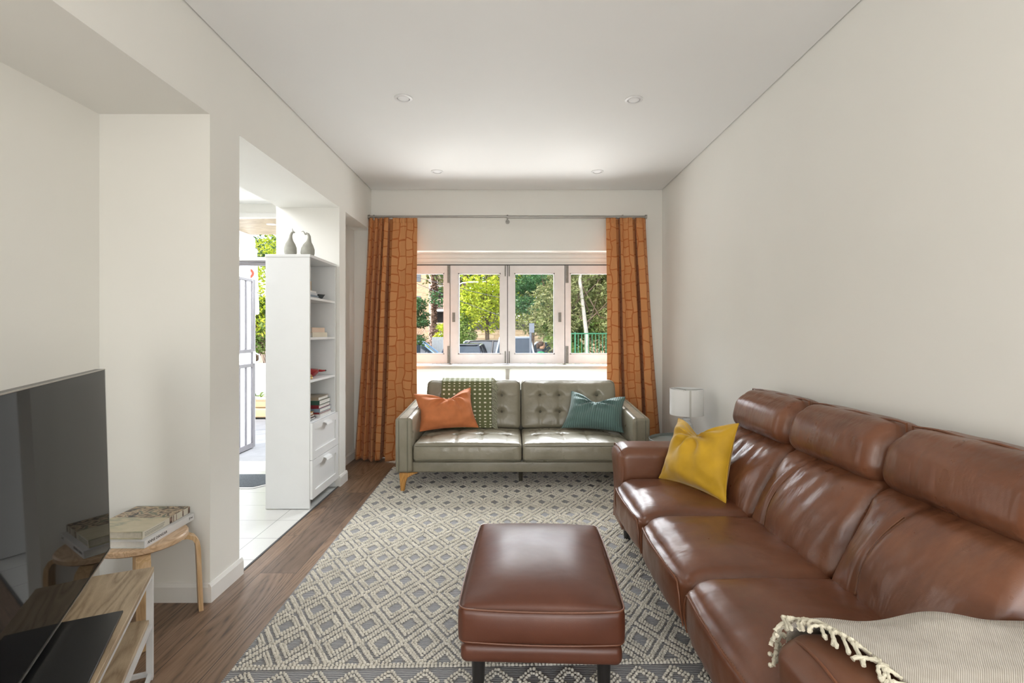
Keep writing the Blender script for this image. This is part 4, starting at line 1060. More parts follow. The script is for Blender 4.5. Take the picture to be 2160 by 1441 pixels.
for k, (xa, xb) in enumerate(seats):
    xc = (xa+xb)/2; w = xb-xa
    bx = [xa+w*t for t in (.14, .38, .62, .86)]
    by = (4.33, 4.52)
    def sf(Q, p, bx=bx, xc=xc):
        Q = Q.copy(); top = np.clip(p[:, 2], 0, 1)**2
        X = Q[:, 0]+xc; Y = Q[:, 1]+4.37
        cr = np.clip(1-np.abs(p[:, 0])**4, 0, 1)*np.clip(1-np.abs(p[:, 1])**3, 0, 1)
        dz = .028*cr
        for x_ in bx:
            dz -= .009*np.exp(-((X-x_)/.009)**2)*cr
            for y_ in by:
                d2 = (X-x_)**2+((Y-y_))**2; dz -= .044*np.exp(-d2/.036**2)
        for y_ in by: dz -= .008*np.exp(-((Y-y_)/.009)**2)*cr
        Q[:, 2] += dz*top
        Q[:, 1] -= .014*np.clip(-p[:, 1], 0, 1)*np.clip(1-p[:, 2]**2, 0, 1)*np.clip(1-p[:, 0]**6, 0, 1)
        for i in range(len(Q)): Q[i, 1] -= .003*max(0, -p[i, 1])*ns((Q[i, 0]*9+k*5, Q[i, 2]*3, 0), 2.0)
        return Q
    c_ = MB().rbox((xc, 4.37, .316), (w, .66, .148), .030, (64, 44, 5), 4, sf).build('seat_cushion', MT['green'], gs, angle=80)
    for zz in (.372, .262):
        path = [(xa+.008, 4.12, zz), (xa+.010, 4.055, zz)]+[(xa+.022+(w-.044)*i/20, 4.0375-.004*math.sin(PI*i/20), zz+.004*math.sin(PI*i/20)) for i in range(21)]+[(xb-.010, 4.055, zz), (xb-.008, 4.12, zz)]
        MB().tube(path, .0042, 6).build('piping', MT['greenpipe'], c_)
    for x_ in bx:
        for y_ in by:
            MB().lathe([(.001, .008), (.006, .007), (.010, .003), (.010, 0)], (x_, y_, .385), 12).build('button', MT['button'], c_)
    # back cushion
    xa2, xb2 = (GX-.872, mid-.002) if k == 0 else (mid+.002, GX+.872)
    xc2 = (xa2+xb2)/2; w2 = xb2-xa2
    bx2 = [xa2+w2*t for t in (.20, .40, .60, .80)]
    bz = (.545, .690)
    def bf(Q, p, bx2=bx2, xc2=xc2):
        Q = Q.copy(); fr_ = np.clip(-p[:, 1], 0, 1)**2
        X = Q[:, 0]+xc2; Z = Q[:, 2]+.607
        cr = np.clip(1-np.abs(p[:, 0])**5, 0, 1)*np.clip(1-np.abs(p[:, 2])**4, 0, 1)
        d_ = .030*cr
        for x_ in bx2:
            d_ -= .008*np.exp(-((X-x_)/.009)**2)*cr
            for z_ in bz: d_ -= .034*np.exp(-((X-x_)**2+(Z-z_)**2)/.032**2)
        for z_ in bz: d_ -= .005*np.exp(-((Z-z_)/.008)**2)*cr
        Q[:, 1] -= d_*fr_
        Q[:, 1] += .12*(p[:, 2]+1)/2
        return Q
    b_ = MB().rbox((xc2, 4.705, .607), (w2, .15, .425), .040, (60, 3, 34), 4, bf).build('back_cushion', MT['green'], gs, angle=80)
    path = []
    y_t = 4.705-.065+.118; zt_ = .818
    path = [(xa2+.006, y_t-.06, .55), (xa2+.006, y_t-.01, .76), (xa2+.014, y_t, .80), (xa2+.040, y_t+.005, zt_)]+[(xa2+.06+(w2-.12)*i/12, y_t+.005, zt_+.002) for i in range(13)]+[(xb2-.040, y_t+.005, zt_), (xb2-.014, y_t, .80), (xb2-.006, y_t-.01, .76), (xb2-.006, y_t-.06, .55)]
    MB().tube(path, .0036, 6).build('piping', MT['greenpipe'], b_)
    for x_ in bx2:
        for z_ in bz:
            yb_ = 4.705-.075+.12*((z_-.607)/.2125+1)/2-.0+.003
            o_ = MB().tube([(x_, yb_, z_), (x_, yb_-.006, z_-.001)], [.011, .008], 12).build('button', MT['button'], b_)
for (x, y, s_) in ((GX-.955, FY+.02, 1), (GX+.955, FY+.02, -1), (GX-.955, 4.82, 1), (GX+.955, 4.82, -1)):
    yy = y; mb = MB()
    poly = [(-.022, .156), (.125, .156), (.085, .142), (.045, .118), (.030, .085), (.022, .03), (.018, .012), (-.010, .012)]
    mb.prism([(x+s_*a, z) for a, z in (poly if s_ > 0 else poly[::-1])], 'Y', yy-.018, yy+.018); mb.build('leg', MT['legorange'], gs, bevel=.005, bevseg=3)
MB().tube([(GX-.01, 4.33, .155), (GX-.01, 4.33, .012)], [.020, .016], 4).build('centre_leg', MT['button'], gs)

# olive throw over its back
def olive_pt(u, w):
    pr = [(4.605, .412), (4.613, .46), (4.628, .52), (4.648, .60), (4.672, .68), (4.705, .765), (4.735, .815), (4.775, .838), (4.83, .840), (4.88, .825), (4.924, .77), (4.926, .62), (4.926, .50)]
    t = w*(len(pr)-1); i = min(int(t), len(pr)-2); f_ = t-i
    y = pr[i][0]*(1-f_)+pr[i+1][0]*f_; z = pr[i][1]*(1-f_)+pr[i+1][1]*f_
    x = -.640+.458*u - .02*w
    if w < .55: y -= .020+.005*ns((x*8, z*6, 0), 1)
    return (x, y, z)
mb = MB(); mb.grid(olive_pt, 40, 60, uvfn=lambda u, w: (u*.46, w*.95))
ov = tag(mb.build('olive_throw', MT['olive'], solid=.005, angle=80), 'olive throw with cream dashes hanging over the sofa back', 'blanket')
mb = MB()
for k in range(60):
    w = .015+.60*k/59; p = Vector(olive_pt(1, w)); L = random.uniform(.045, .06)
    path = [p+Vector((L*t, -.004-.006*math.sin(PI*t)+.003*random.uniform(-1, 1), -.045*t*t+.006*random.uniform(-1, 1))) for t in (0, .25, .5, .75, 1)]
    mb.tube(path, [.0022, .003, .0026, .003, .0018], 5)
mb.build('fringe', MT['oliveyarn'], ov)['kind'] = 'stuff'

# ================================================================== PILLOWS
def pillow(name, BL, BR, TR, TL, thick, mat, label, normal, chop=.22, seed=0, ears=.10, cat='pillow', cx=0.0):
    BL, BR, TR, TL = [Vector(p) for p in (BL, BR, TR, TL)]; N = Vector(normal).normalized()
    mb = MB(); n = 44; V = []; uv = []
    def P(u, v, side):   # u,v in -1..1
        uu, vv = u, v
        pin = ears
        up = u*(1-pin*(1-v*v)*abs(u)**3); vp = v*(1-pin*(1-u*u)*abs(v)**3)
        ch = chop*math.exp(-(((u-cx)/.42)**2))*max(0, (v+.35)/1.35)**2.0
        vp -= ch
        a, b_ = (up+1)/2, (vp+1)/2
        pos = BL*(1-a)*(1-b_)+BR*a*(1-b_)+TR*a*b_+TL*(1-a)*b_
        th = (max(0, 1-abs(u)**2.4)**.62)*(max(0, 1-abs(v)**2.4)**.62)
        th = thick*.5*th
        dent = .42*math.exp(-(((u-cx)/.20)**2))*max(0, v)**1.5
        th *= 1-dent
        # radiating wrinkles from the chop
        r_ = math.hypot(u-cx, (v-.75)); an = math.atan2(v-.75, u-cx)
        wr = .11*thick*math.sin(an*9+seed+2*ns((u, v, seed), 1.5))*math.exp(-((r_-.45)/.35)**2)
        wr += .10*thick*ns((u*2.5, v*2.5, seed+3), 1.2)
        # corner gathers
        cr = (abs(u)*abs(v))**3; wr += .05*thick*cr*math.sin((u-v)*22)
        edge = (1-abs(u)**6)*(1-abs(v)**6)
        return pos+N*(side*th+wr*edge*(1 if side > 0 else .3))
    for side in (1, -1):
        for j in range(n+1):
            for i in range(n+1):
                f = lambda t: math.sin(t*PI/2)
                u = f(-1+2*i/n); v = f(-1+2*j/n); V.append(P(u, v, side)[:]); uv.append(((u+1)/2*.5, (v+1)/2*.5))
    F = []; m_ = (n+1)*(n+1)
    for j in range(n):
        for i in range(n):
            a = j*(n+1)+i; F.append((a, a+1, a+n+2, a+n+1)); F.append((m_+a, m_+a+n+1, m_+a+n+2, m_+a+1))
    mb.add(V, F); mb.uv = uv
    o = mb.build(name, mat, angle=80)
    bm = bmesh.new(); bm.from_mesh(o.data); bmesh.ops.remove_doubles(bm, verts=bm.verts, dist=.0008); bmesh.ops.recalc_face_normals(bm, faces=bm.faces); bm.to_mesh(o.data); bm.free()
    tag(o, label, cat)
    # piping / seam round the edge
    path = []
    for k in range(4*24):
        s = k/24; i = int(s); t = math.sin((-1+2*(s-i))*PI/2)
        u, v = [(t, -1), (1, t), (-t, 1), (-1, -t)][i]; path.append(P(u, v, 1))
    path.append(path[0]); mb2 = MB(); mb2.tube(path, .0028, 5); mb2.build('edge_seam', mat, o)
    return o
pillow('pillow', (-.79, 4.36, .425), (-.30, 4.52, .43), (-.382, 4.66, .765), (-.865, 4.50, .725), .17, MT['orangevelvet'],
       'terracotta velvet pillow leaning on the left arm of the olive sofa', (.28, -.85, .42), .38, 1.0, cx=.10)
pillow('pillow', (.43, 4.49, .43), (.935, 4.31, .425), (.985, 4.47, .705), (.535, 4.645, .735), .16, MT['teal'],
       'teal corduroy pillow at the right end of the olive sofa', (-.28, -.85, .42), .42, 2.3, cx=0)
pillow('pillow', (.83, 2.90, .445), (1.025, 2.46, .450), (1.135, 2.57, .812), (.972, 3.0, .765), .19, MT['yellowvelvet'],
       'mustard yellow velvet pillow on the far seat of the brown sofa', (-.80, -.48, .40), .40, 4.1, cx=-.08)

# ================================================================== OUTSIDE
GZ = -.60
def px(u, v, Y): return ((u-1081)*Y/1080, Y, CAM_H-(v-701)*Y/1080)
mb = MB(); mb.box(-40, 40, 9.2, 90, GZ-.3, GZ); struct('street_ground', mb, MT['asphalt'], smooth=False)
mb = MB(); mb.box(-1.6, 12, 5.46, 9.2, GZ-.3, GZ+.02); struct('front_yard', mb, MT['concrete'], smooth=False)
mb = MB(); mb.box(-7, -1.6, 5.26, 7.75, -.4, -.115); mb.box(-7, -1.6, 7.75, 9.2, -.5, -.13); struct('front_path', mb, MT['concrete'], smooth=False)
mb = MB(); mb.box(-3.42, -1.6, 5.26, 6.19, 2.45, 2.62); struct('porch_ceiling', mb, MT['porchwood'], smooth=False)
mb = MB(); mb.box(-3.42, -3.17, 5.26, 6.19, -.2, 2.45); struct('wall_porch', mb, MT['extwhite'], smooth=False)
pd = downlight(572, 473, 2.45, 'white downlight in the porch ceiling seen through the transom', None, .05)
# roof slab keeps the sun off the rooms
mb = MB(); mb.box(-3.6, 1.75, -2.6, 5.45, ZC+.2, ZC+.4); struct('roof_slab', mb, MT['concrete'], smooth=False)
# security door folded open against the porch wall
sd = empty('security_door', (-3.10, 5.74, -.10), 0, 'open grey metal security door with vertical bars on the porch', 'security door')
mb = MB(); y0, y1, z0, z1 = 5.34, 6.14, -.10, 1.90; w = .06
mb.box(-3.12, -3.085, y0, y0+w, z0, z1); mb.box(-3.12, -3.085, y1-w, y1, z0, z1); mb.box(-3.12, -3.085, y0+w, y1-w, z0, z0+w); mb.box(-3.12, -3.085, y0+w, y1-w, z1-w*.5, z1)
mb.box(-3.12, -3.085, y0+w, y1-w, .86, .90); mb.box(-3.12, -3.085, y0+w, y1-w, 1.03, 1.07)
mb.build('frame', MT['secdoor'], sd, bevel=.003)
for y in (5.52, 5.66, 5.80, 5.94):
    for (za, zb) in ((-.04, .86), (1.07, 1.87)):
        mb = MB(); mb.box(-3.115, -3.09, y, y+.022, za, zb); mb.build('bar', MT['secdoor'], sd, smooth=False)
mb = MB(); mb.box(-3.108, -3.104, y0+w, y1-w, -.04, 1.87); mb.build('infill', MT['mesh'], sd, smooth=False)
mb = MB(); mb.box(-3.085, -3.075, y1-.055, y1-.010, .90, 1.04); mb.tube([(-3.07, y1-.02, .91), (-3.03, y1-.01, .93), (-3.03, y1-.01, 1.0), (-3.07, y1-.02, 1.02)], .008, 8); mb.build('handle', MT['whitemetal'], sd)
# white signboard with red ring, and hanging white awning blind
X0 = px(523, 570, 6.8)[0]
sg = empty('signboard', (-3.72, 6.8, -.12), 0, 'white signboard with a red ring above the open security door', 'sign')
mb = MB(); mb.box(-4.7, -3.45, 6.79, 6.82, 1.72, 2.35); mb.build('board', MT['extwhite'], sg, smooth=False)
mb = MB()
cx, cz = px(526, 577, 6.785)[0], px(526, 577, 6.785)[2]
v = []; 
for r_ in (.062, .030):
    for k in range(32): v.append((cx+r_*math.cos(2*PI*k/32), 6.787, cz+r_*math.sin(2*PI*k/32)))
mb.add(v, [(k, (k+1) % 32, 32+(k+1) % 32, 32+k) for k in range(32)]); mb.build('ring', MT['signred'], sg, smooth=False, solid=.002)
mb = MB(); mb.tube([(-3.62, 6.83, -.12), (-3.62, 6.83, 2.35)], .025, 10); mb.build('post', MT['extwhite'], sg)
pA = px(534, 555, 7.2); pB = px(540, 617, 7.2); pC = px(545, 664, 7.2)
mb = MB(); mb.prism([(pA[0]-.03, pA[2]+.2), (pA[0]+.05, pA[2]+.2), (pB[0]+.03, pB[2]), (pB[0]-.05, pB[2])], 'Y', 7.17, 7.22)
mb.prism([(pB[0]-.07, pB[2]-.01), (pB[0]+.03, pB[2]-.01), (pC[0]+.01, pC[2]+.02), (pC[0]-.01, pC[2]), (pC[0]-.08, pC[2])], 'Y', 7.14, 7.22)
mb.box(pA[0]-.04, pA[0]+.02, 7.19, 7.23, -.12, 2.6)
tag(mb.build('awning_post', MT['extwhite'], bevel=.012), 'white slanting post panel outside beside the signboard', 'post')
# stone edging, white wall and plants along the path
mb = MB()
for k in range(9):
    for r_ in range(2):
        x = -6.2+.42*k+.15*r_; mb.rbox((x, 8.35+.04*random.random(), -.03+.16*r_), (.40, .30, .155), .03, (3, 3, 2), 2)
mb.build('stone_edging', MT['sandstone']); tag(col.objects[-1], kind='structure')
mb = MB(); mb.box(-9, -3.9, 10.6, 10.8, GZ, .62); struct('wall_garden', mb, MT['extwhite'], smooth=False)
mb = MB(); mb.box(-9, -3.9, 12.9, 13.1, GZ, 1.30); struct('wall_garden_back', mb, MT['render'], smooth=False)

def foliage(mb, clumps, n, size, up=0.0, aspect=.5, r=None):
    r = r or rng
    C = np.array([c[:3] for c in clumps]); S = np.array([c[3:6] for c in clumps]); vol = S.prod(1); pr = vol/vol.sum()
    idx = r.choice(len(clumps), n, p=pr); d = r.normal(0, 1, (n, 3)); d /= np.linalg.norm(d, axis=1)[:, None]; rad = r.uniform(.35, 1, n)**.5
    d2 = d*rad[:, None]*(1+.25*np.sin(d[:, 0:1]*9+idx[:, None])*np.cos(d[:, 2:3]*8))
    P = C[idx]+d2*S[idx]
    a = r.normal(0, 1, (n, 3)); a[:, 2] = a[:, 2]*.6-up; a /= np.linalg.norm(a, axis=1)[:, None]
    nrm = d+r.normal(0, .7, (n, 3)); nrm[:, 2] += .5
    b_ = np.cross(nrm, a); b_ /= np.linalg.norm(b_, axis=1)[:, None]+1e-9
    s_ = size*r.uniform(.6, 1.3, n)[:, None]
    V = np.stack([P-a*s_, P+b_*s_*aspect, P+a*s_, P-b_*s_*aspect], 1).reshape(-1, 3)
    base_ = mb.n; mb.v.append(V); mb.n += len(V)
    q = (np.arange(n)[:, None]*4+np.arange(4)[None]+base_).tolist(); mb.f += [tuple(x) for x in q]; mb.m += [0]*n
    return mb
def tree(name, base, h, clumps, n, size, leaf, bark, label, cat='tree', group=None, trunk_r=.12, up=0.0, aspect=.5):
    """clumps are relative to base"""
    t = empty(name, base, 0, label, cat, group)
    mb = MB(); rr = random.Random(hash(label) % 1000 if False else len(label))
    top = Vector((rr.uniform(-.2, .2), 0, h))
    tp = [Vector((0, 0, 0)), Vector((.05*h*rr.uniform(-1, 1), 0, h*.4)), Vector((.05*h*rr.uniform(-1, 1), .02*h, h*.75)), top]
    mb.tube(tp, [trunk_r, trunk_r*.8, trunk_r*.6, trunk_r*.3], 8)
    for c in clumps:
        e = Vector(c[:3]); s0 = tp[1].lerp(tp[2], rr.random()); m_ = s0.lerp(e, .5)+Vector((0, 0, -.1*h*rr.random()))
        mb.tube([s0, m_, e], [trunk_r*.3, trunk_r*.16, trunk_r*.05], 6, mi=1)
        for k in range(3):
            e2 = e+Vector((rr.uniform(-1, 1)*c[3], rr.uniform(-1, 1)*c[4], rr.uniform(-.6, 1)*c[5]))
            mb.tube([m_, m_.lerp(e2, .5)+Vector((0, 0, .05)), e2], [trunk_r*.11, trunk_r*.07, trunk_r*.02], 5, mi=1)
    mb.build('trunk', [bark, MT['bark']], t, local=True)
    foliage(MB(), clumps, n, size, up, aspect) if False else None
    m2 = MB(); foliage(m2, clumps, n, size, up, aspect); fo = m2.build('foliage', leaf, t, local=True, smooth=False)
    return t
def blob(cx, cy, cz, r, n, seed=0, zf=.75, rs=.55):
    q = random.Random(seed); out = []
    for k in range(n):
        a = q.uniform(0, 2*PI); rr_ = r*q.uniform(.25, .95); z = q.uniform(-1, 1)*r*zf
        out.append((cx+rr_*math.cos(a)*math.cos(z/r), cy+rr_*math.sin(a)*.7, cz+z, r*rs*q.uniform(.7, 1.1), r*rs*.9, r*rs*.6*q.uniform(.7, 1.1)))
    return out
# main trees seen through the window
x, y, z = px(1040, 700, 25)
tree('yellow_leaved_tree', (-1.5, 31, GZ), 5.0, blob(.7, 0, 5.6, 3.2, 18, 1, .9), 17000, .10, MT['leaf_yellow'], MT['bark'], 'bright yellow green tree behind the parked cars', trunk_r=.15)
x, y, z = px(1118, 650, 24.3)
tree('dark_leaved_tree', (x+.1, 24.3, GZ), 3.4, blob(0, 0, 3.35, 1.55, 12, 3, .8), 11000, .065, MT['leaf_dark'], MT['bark'], 'dense dark green tree behind the street sign', trunk_r=.10)
x, y, z = px(1165, 640, 18)
tree('olive_leaved_tree', (x+.05, 18, GZ), 3.4, [c for c in blob(.1, 0, 3.5, 1.5, 12, 5, 1.0)]+[(.1, -.2, 1.7, .55, .5, .35), (.25, -.3, 1.35, .5, .4, .3), (-.2, 0, 1.9, .5, .5, .3)], 12000, .06, MT['leaf_olive'], MT['bark'], 'olive green tree with a slim trunk beside the child', trunk_r=.07)
x, y, z = px(1262, 600, 15.5)
tree('gum_tree', (px(1238, 0, 14.2)[0], 14.2, GZ), 4.4, blob(.25, .8, 3.3, 1.5, 14, 9, .9), 20000, .06, MT['leaf_olive'], MT['palebark'], 'tree with a pale trunk behind the green fence', trunk_r=.075, up=.5, aspect=.3)
tree('leafy_bush', (px(1215, 0, 15)[0], 15.2, GZ), 1.2, blob(.0, 0, 1.6, .9, 9, 4, .9)+[(-.1, 0, .5, .6, .4, .5), (.8, .1, .6, .7, .4, .6), (1.6, .1, .5, .7, .4, .6)], 11000, .06, MT['leaf_mid'], MT['bark'], 'leafy bush behind the left part of the green fence', cat='bush', trunk_r=.05)
tree('leafy_bush', (px(1300, 0, 16)[0], 17, GZ), 1.6, blob(.2, 0, 2.6, 1.7, 10, 6, .9)+[(-.5, 0, 1.0, .8, .5, .8), (.6, 0, 1.0, .9, .5, .9)], 12000, .07, MT['leaf_olive'], MT['bark'], 'tall shrub behind the right end of the green fence', cat='bush', trunk_r=.07)
x, y, z = px(985, 700, 23)
tree('conical_shrub', (-2.95, 31, GZ), 2.6, [(0, 0, 1.2+.56*k, 1.0-.15*k, .9-.13*k, .6) for k in range(6)], 7000, .06, MT['leaf_mid'], MT['bark'], 'conical shrub at the left edge of the yellow tree', cat='shrub', trunk_r=.06)
x, y, z = px(978, 600, 33)
tree('tall_dark_trunk_tree', (x, 33, GZ), 6.5, blob(0, 0, 5.6, 2.4, 12, 12, .9), 5000, .10, MT['leaf_dark'], MT['bark'], 'tall sparse tree with dark trunk at the far back', trunk_r=.22)
tree('far_tree', (6, 44, GZ), 6.0, blob(0, 0, 6.5, 5.2, 16, 22, .8), 9000, .20, MT['leaf_mid'], MT['bark'], 'large far tree behind the sandstone wall, right of the window centre', trunk_r=.3)
tree('far_tree', (-1.0, 46, GZ), 6.0, blob(0, 0, 6.0, 4.6, 14, 23, .8), 8000, .20, MT['leaf_olive'], MT['bark'], 'large far tree behind the sandstone wall, behind the yellow tree', trunk_r=.3)
tree('far_tree', (12, 38, GZ), 6.0, blob(0, 0, 5.0, 5.0, 14, 24, .8), 8000, .20, MT['leaf_dark'], MT['bark'], 'large far tree beyond the pale trunk', trunk_r=.3)
x, y, z = px(872, 660, 24)
tree('street_shrub', (x, 24, GZ), 1.8, blob(0, 0, 2.6, .95, 8, 31, 1.2), 5000, .06, MT['leaf_dark'], MT['bark'], 'dark green shrub at the left window edge', cat='shrub', trunk_r=.06)
x, y, z = px(905, 715, 26)
tree('bare_shrub', (-4.75, 29.5, GZ), 1.3, blob(0, 0, 1.5, 1.0, 9, 33, .7), 2600, .07, MT['leaf_pink'], MT['render'], 'bare pinkish shrub in front of the brick building', cat='shrub', trunk_r=.05, aspect=.10)
tree('flowering_shrub', (px(886, 0, 28.5)[0], 28.5, GZ), .5, blob(0, 0, .85, .5, 6, 35, .5), 1800, .05, MT['leaf_yellow'], MT['bark'], 'low yellow shrub beneath the bare pink one', cat='shrub', trunk_r=.04)
tree('flowering_shrub', (px(938, 0, 29)[0], 29.5, GZ), .9, blob(0, 0, 1.6, .7, 6, 36, .9), 1800, .06, MT['leaf_yellow'], MT['bark'], 'yellow green shrub right of the brick building', cat='shrub', trunk_r=.04)
# door-side planting
tree('garden_tree', (px(545, 0, 11)[0]-.3, 11.4, GZ), 2.5, blob(.2, 0, 3.3, 1.5, 12, 41, 1.0), 9000, .055, MT['leaf_yellow'], MT['bark'], 'sunlit yellow green garden tree seen through the transom', trunk_r=.06, up=.3, aspect=.3)
tree('garden_shrub', (px(550, 0, 11)[0], 11.5, GZ), 1.2, blob(.1, 0, 2.1, .8, 9, 43, .6), 5000, .05, MT['leaf_mid'], MT['bark'], 'garden shrub beyond the front door, under the yellow tree', cat='shrub', trunk_r=.04)
tree('garden_shrub', (px(560, 0, 14)[0]+.4, 14.3, GZ), 2.2, blob(.1, 0, 3.2, 1.6, 9, 44, .8), 5000, .07, MT['leaf_dark'], MT['bark'], 'dark garden shrub behind the yellow tree', cat='shrub', trunk_r=.06)
for i, (u_, yy) in enumerate(((556, 8.75), (543, 9.75))):
    t = empty('strappy_plant', (px(u_, 0, yy)[0], yy, -.14), 0, ['green strappy-leaved plant beside the path, nearer clump', 'green strappy-leaved plant beside the path, farther clump'][i], 'plant', 'strappy plants by the path')
    mb = MB()
    for k in range(46):
        a = random.uniform(0, 2*PI); L = random.uniform(.35, .62); e = random.uniform(.35, .8); P_ = []
        for j in range(5):
            tt_ = j/4; P_.append((math.cos(a)*L*e*tt_, math.sin(a)*L*e*tt_, .02+L*(tt_*1.25-.65*tt_*tt_*(1+e))))
        mb.tube(P_, [.014, .016, .013, .009, .002], 4, flat=.2)
    mb.build('leaves', MT['leaf_mid'], t, local=True)
# sandstone wall and hedge line across the street
mb = MB(); mb.box(-4.2, 12, 36, 36.5, GZ, .75); mb.box(-4.2, 12, 38.5, 39, GZ, 1.45); struct('wall_street', mb, MT['sandstone'], smooth=False)
mb = MB(); mb.box(-4.2, 14, 40, 40.3, GZ, 2.1); struct('fence_dark', mb, MT['fence_and_shade'], smooth=False)
mb = MB(); mb.box(1.5, 3.3, 29, 29.2, GZ, .75); struct('wall_pale', mb, simple('pale_green_render', (.50, .52, .40), .9), smooth=False)
# apartment building
BY = 50
ab = empty('apartment_building', (-11, BY+5, GZ), 0, 'tan brick apartment building with shaded balconies at left', 'building')
X1 = px(905, 0, BY)[0]
mb = MB(); mb.box(-20, X1, BY, BY+12, GZ, 13); mb.build('brick_wall', MT['brick'], ab, smooth=False)
mb = MB(); mb.box(X1, px(913, 0, BY)[0], BY-.2, BY+12, GZ, 13); mb.build('pillar', MT['render'], ab, smooth=False)
xa, xb = px(920, 0, BY)[0], px(946, 0, BY)[0]
mb = MB(); mb.box(px(913, 0, BY)[0], xb, BY+1.4, BY+12, GZ, 13); mb.build('balcony_back', MT['fence_and_shade'], ab, smooth=False)  # recess shade painted in as a dark wall colour
for z in (1.2, 3.5, 5.8, 8.1):
    mb = MB(); mb.box(xa, xb, BY-.3, BY+1.4, z-.2, z); sl = mb.build('balcony_slab', MT['extwhite'], ab, smooth=False)
    mb = MB(); mb.box(xa, xb, BY-.25, BY-.2, z+.9, z+1.0)
    for k in range(9): mb.box(xa+.12+k*.14, xa+.17+k*.14, BY-.25, BY-.2, z, z+.9)
    mb.build('railing', MT['render'], sl, smooth=False)
for (xw, zw) in ((-8.95, 6.2), (-8.95, 3.6)):
    mb = MB(); mb.box(xw-.5, xw, BY-.03, BY+.02, zw, zw+1.2); mb.build('window', MT['carglass'], ab, smooth=False)
tree('creeper_clad_tree', (px(916, 0, 44)[0], 44, GZ), 8.0, [(.0, 0, .8+1.15*k, .32+.1*math.sin(k*2.0), .3, .75) for k in range(8)], 3500, .10, leafmat('brown_creeper', (.10, .06, .04), (.20, .12, .08), (.32, .2, .13)), MT['bark'], 'brown creeper-clad trunk in front of the balconies', trunk_r=.12)
# street light, wires
sl = empty('street_light', (px(965, 0, 28)[0]-.3, 28, GZ), 0, 'white curved street light arm against the yellow tree', 'street light')
P0 = px(963, 603, 28); P1 = px(975, 597, 28); P2 = px(992, 595.5, 28)
MB().tube([(P0[0]-.4, 28, GZ), (P0[0]-.35, 28, 3.2), P0, P1, P2], [.06, .05, .035, .035, .035], 8).build('pole', MT['extwhite'], sl)
mb = MB(); mb.box(P2[0]-.1, P2[0]+.45, 27.93, 28.07, P2[2]-.03, P2[2]+.04); mb.build('lamp_head', MT['extwhite'], sl, bevel=.02)
for i, (a, b_) in enumerate((((880, 579, 24), (1010, 612, 24)), ((880, 592, 23.5), (1000, 640, 23.5)))):
    A = Vector(px(*a)); B = Vector(px(*b_)); A += (A-B)*1.2; B += (B-A)*.5
    tag(MB().tube([A.lerp(B, t/8)+Vector((0, 0, -.5*4*(t/8)*(1-t/8)*.3)) for t in range(9)], .012, 5).build('overhead_cable', MT['secdoor']), ['upper', 'lower'][i]+' overhead cable across the left window panes', 'cable')
# parking sign
ss = empty('parking_sign', (px(1119, 0, 12)[0], 12, GZ), 0, 'grey street sign on a slim pole seen through the third pane', 'sign')
xs = px(1119, 0, 12)[0]
MB().tube([(xs, 12, GZ), (xs, 12, px(0, 684, 12)[2])], .028, 10).build('pole', MT['greymetal'], ss)
mb = MB(); mb.box(px(1116, 0, 12)[0], px(1127, 0, 12)[0], 11.955, 11.965, px(0, 702, 12)[2], px(0, 682, 12)[2]); mb.build('sign_plate', MT['greymetal'], ss, bevel=.003)
# green fence
gf = empty('green_fence', (2.2, 13, GZ), 0, 'green metal picket fence in the right window pane', 'fence')
zt_ = px(0, 702.5, 13)[2]
mb = MB(); mb.box(px(1196, 0, 13)[0], 4.4, 12.985, 13.015, zt_-.03, zt_); mb.box(px(1196, 0, 13)[0], 4.4, 12.985, 13.015, -.45, -.42); mb.build('rail', MT['greenmetal'], gf, smooth=False)
k = 0; x = px(1197, 0, 13)[0]
while x < 4.4:
    post = (k % 12 == 2)
    mb = MB(); mb.box(x, x+(.035 if post else .016), 12.99, 13.01, GZ, zt_-.03 if not post else zt_+.02); mb.build('post' if post else 'picket', MT['greenmetal'], gf, smooth=False); k += 1; x += .088
# grey gate panels by the building
mb = MB(); 
for k in range(10): mb.box(px(911, 0, 27)[0]+k*.068, px(911, 0, 27)[0]+.056+k*.068, 27, 27.04, GZ, px(0, 711, 27)[2])
tag(mb.build('side_gate', simple('grey_gate_paint', (.36, .38, .38), .6), smooth=False), 'grey paling gate at the foot of the brick building', 'gate')
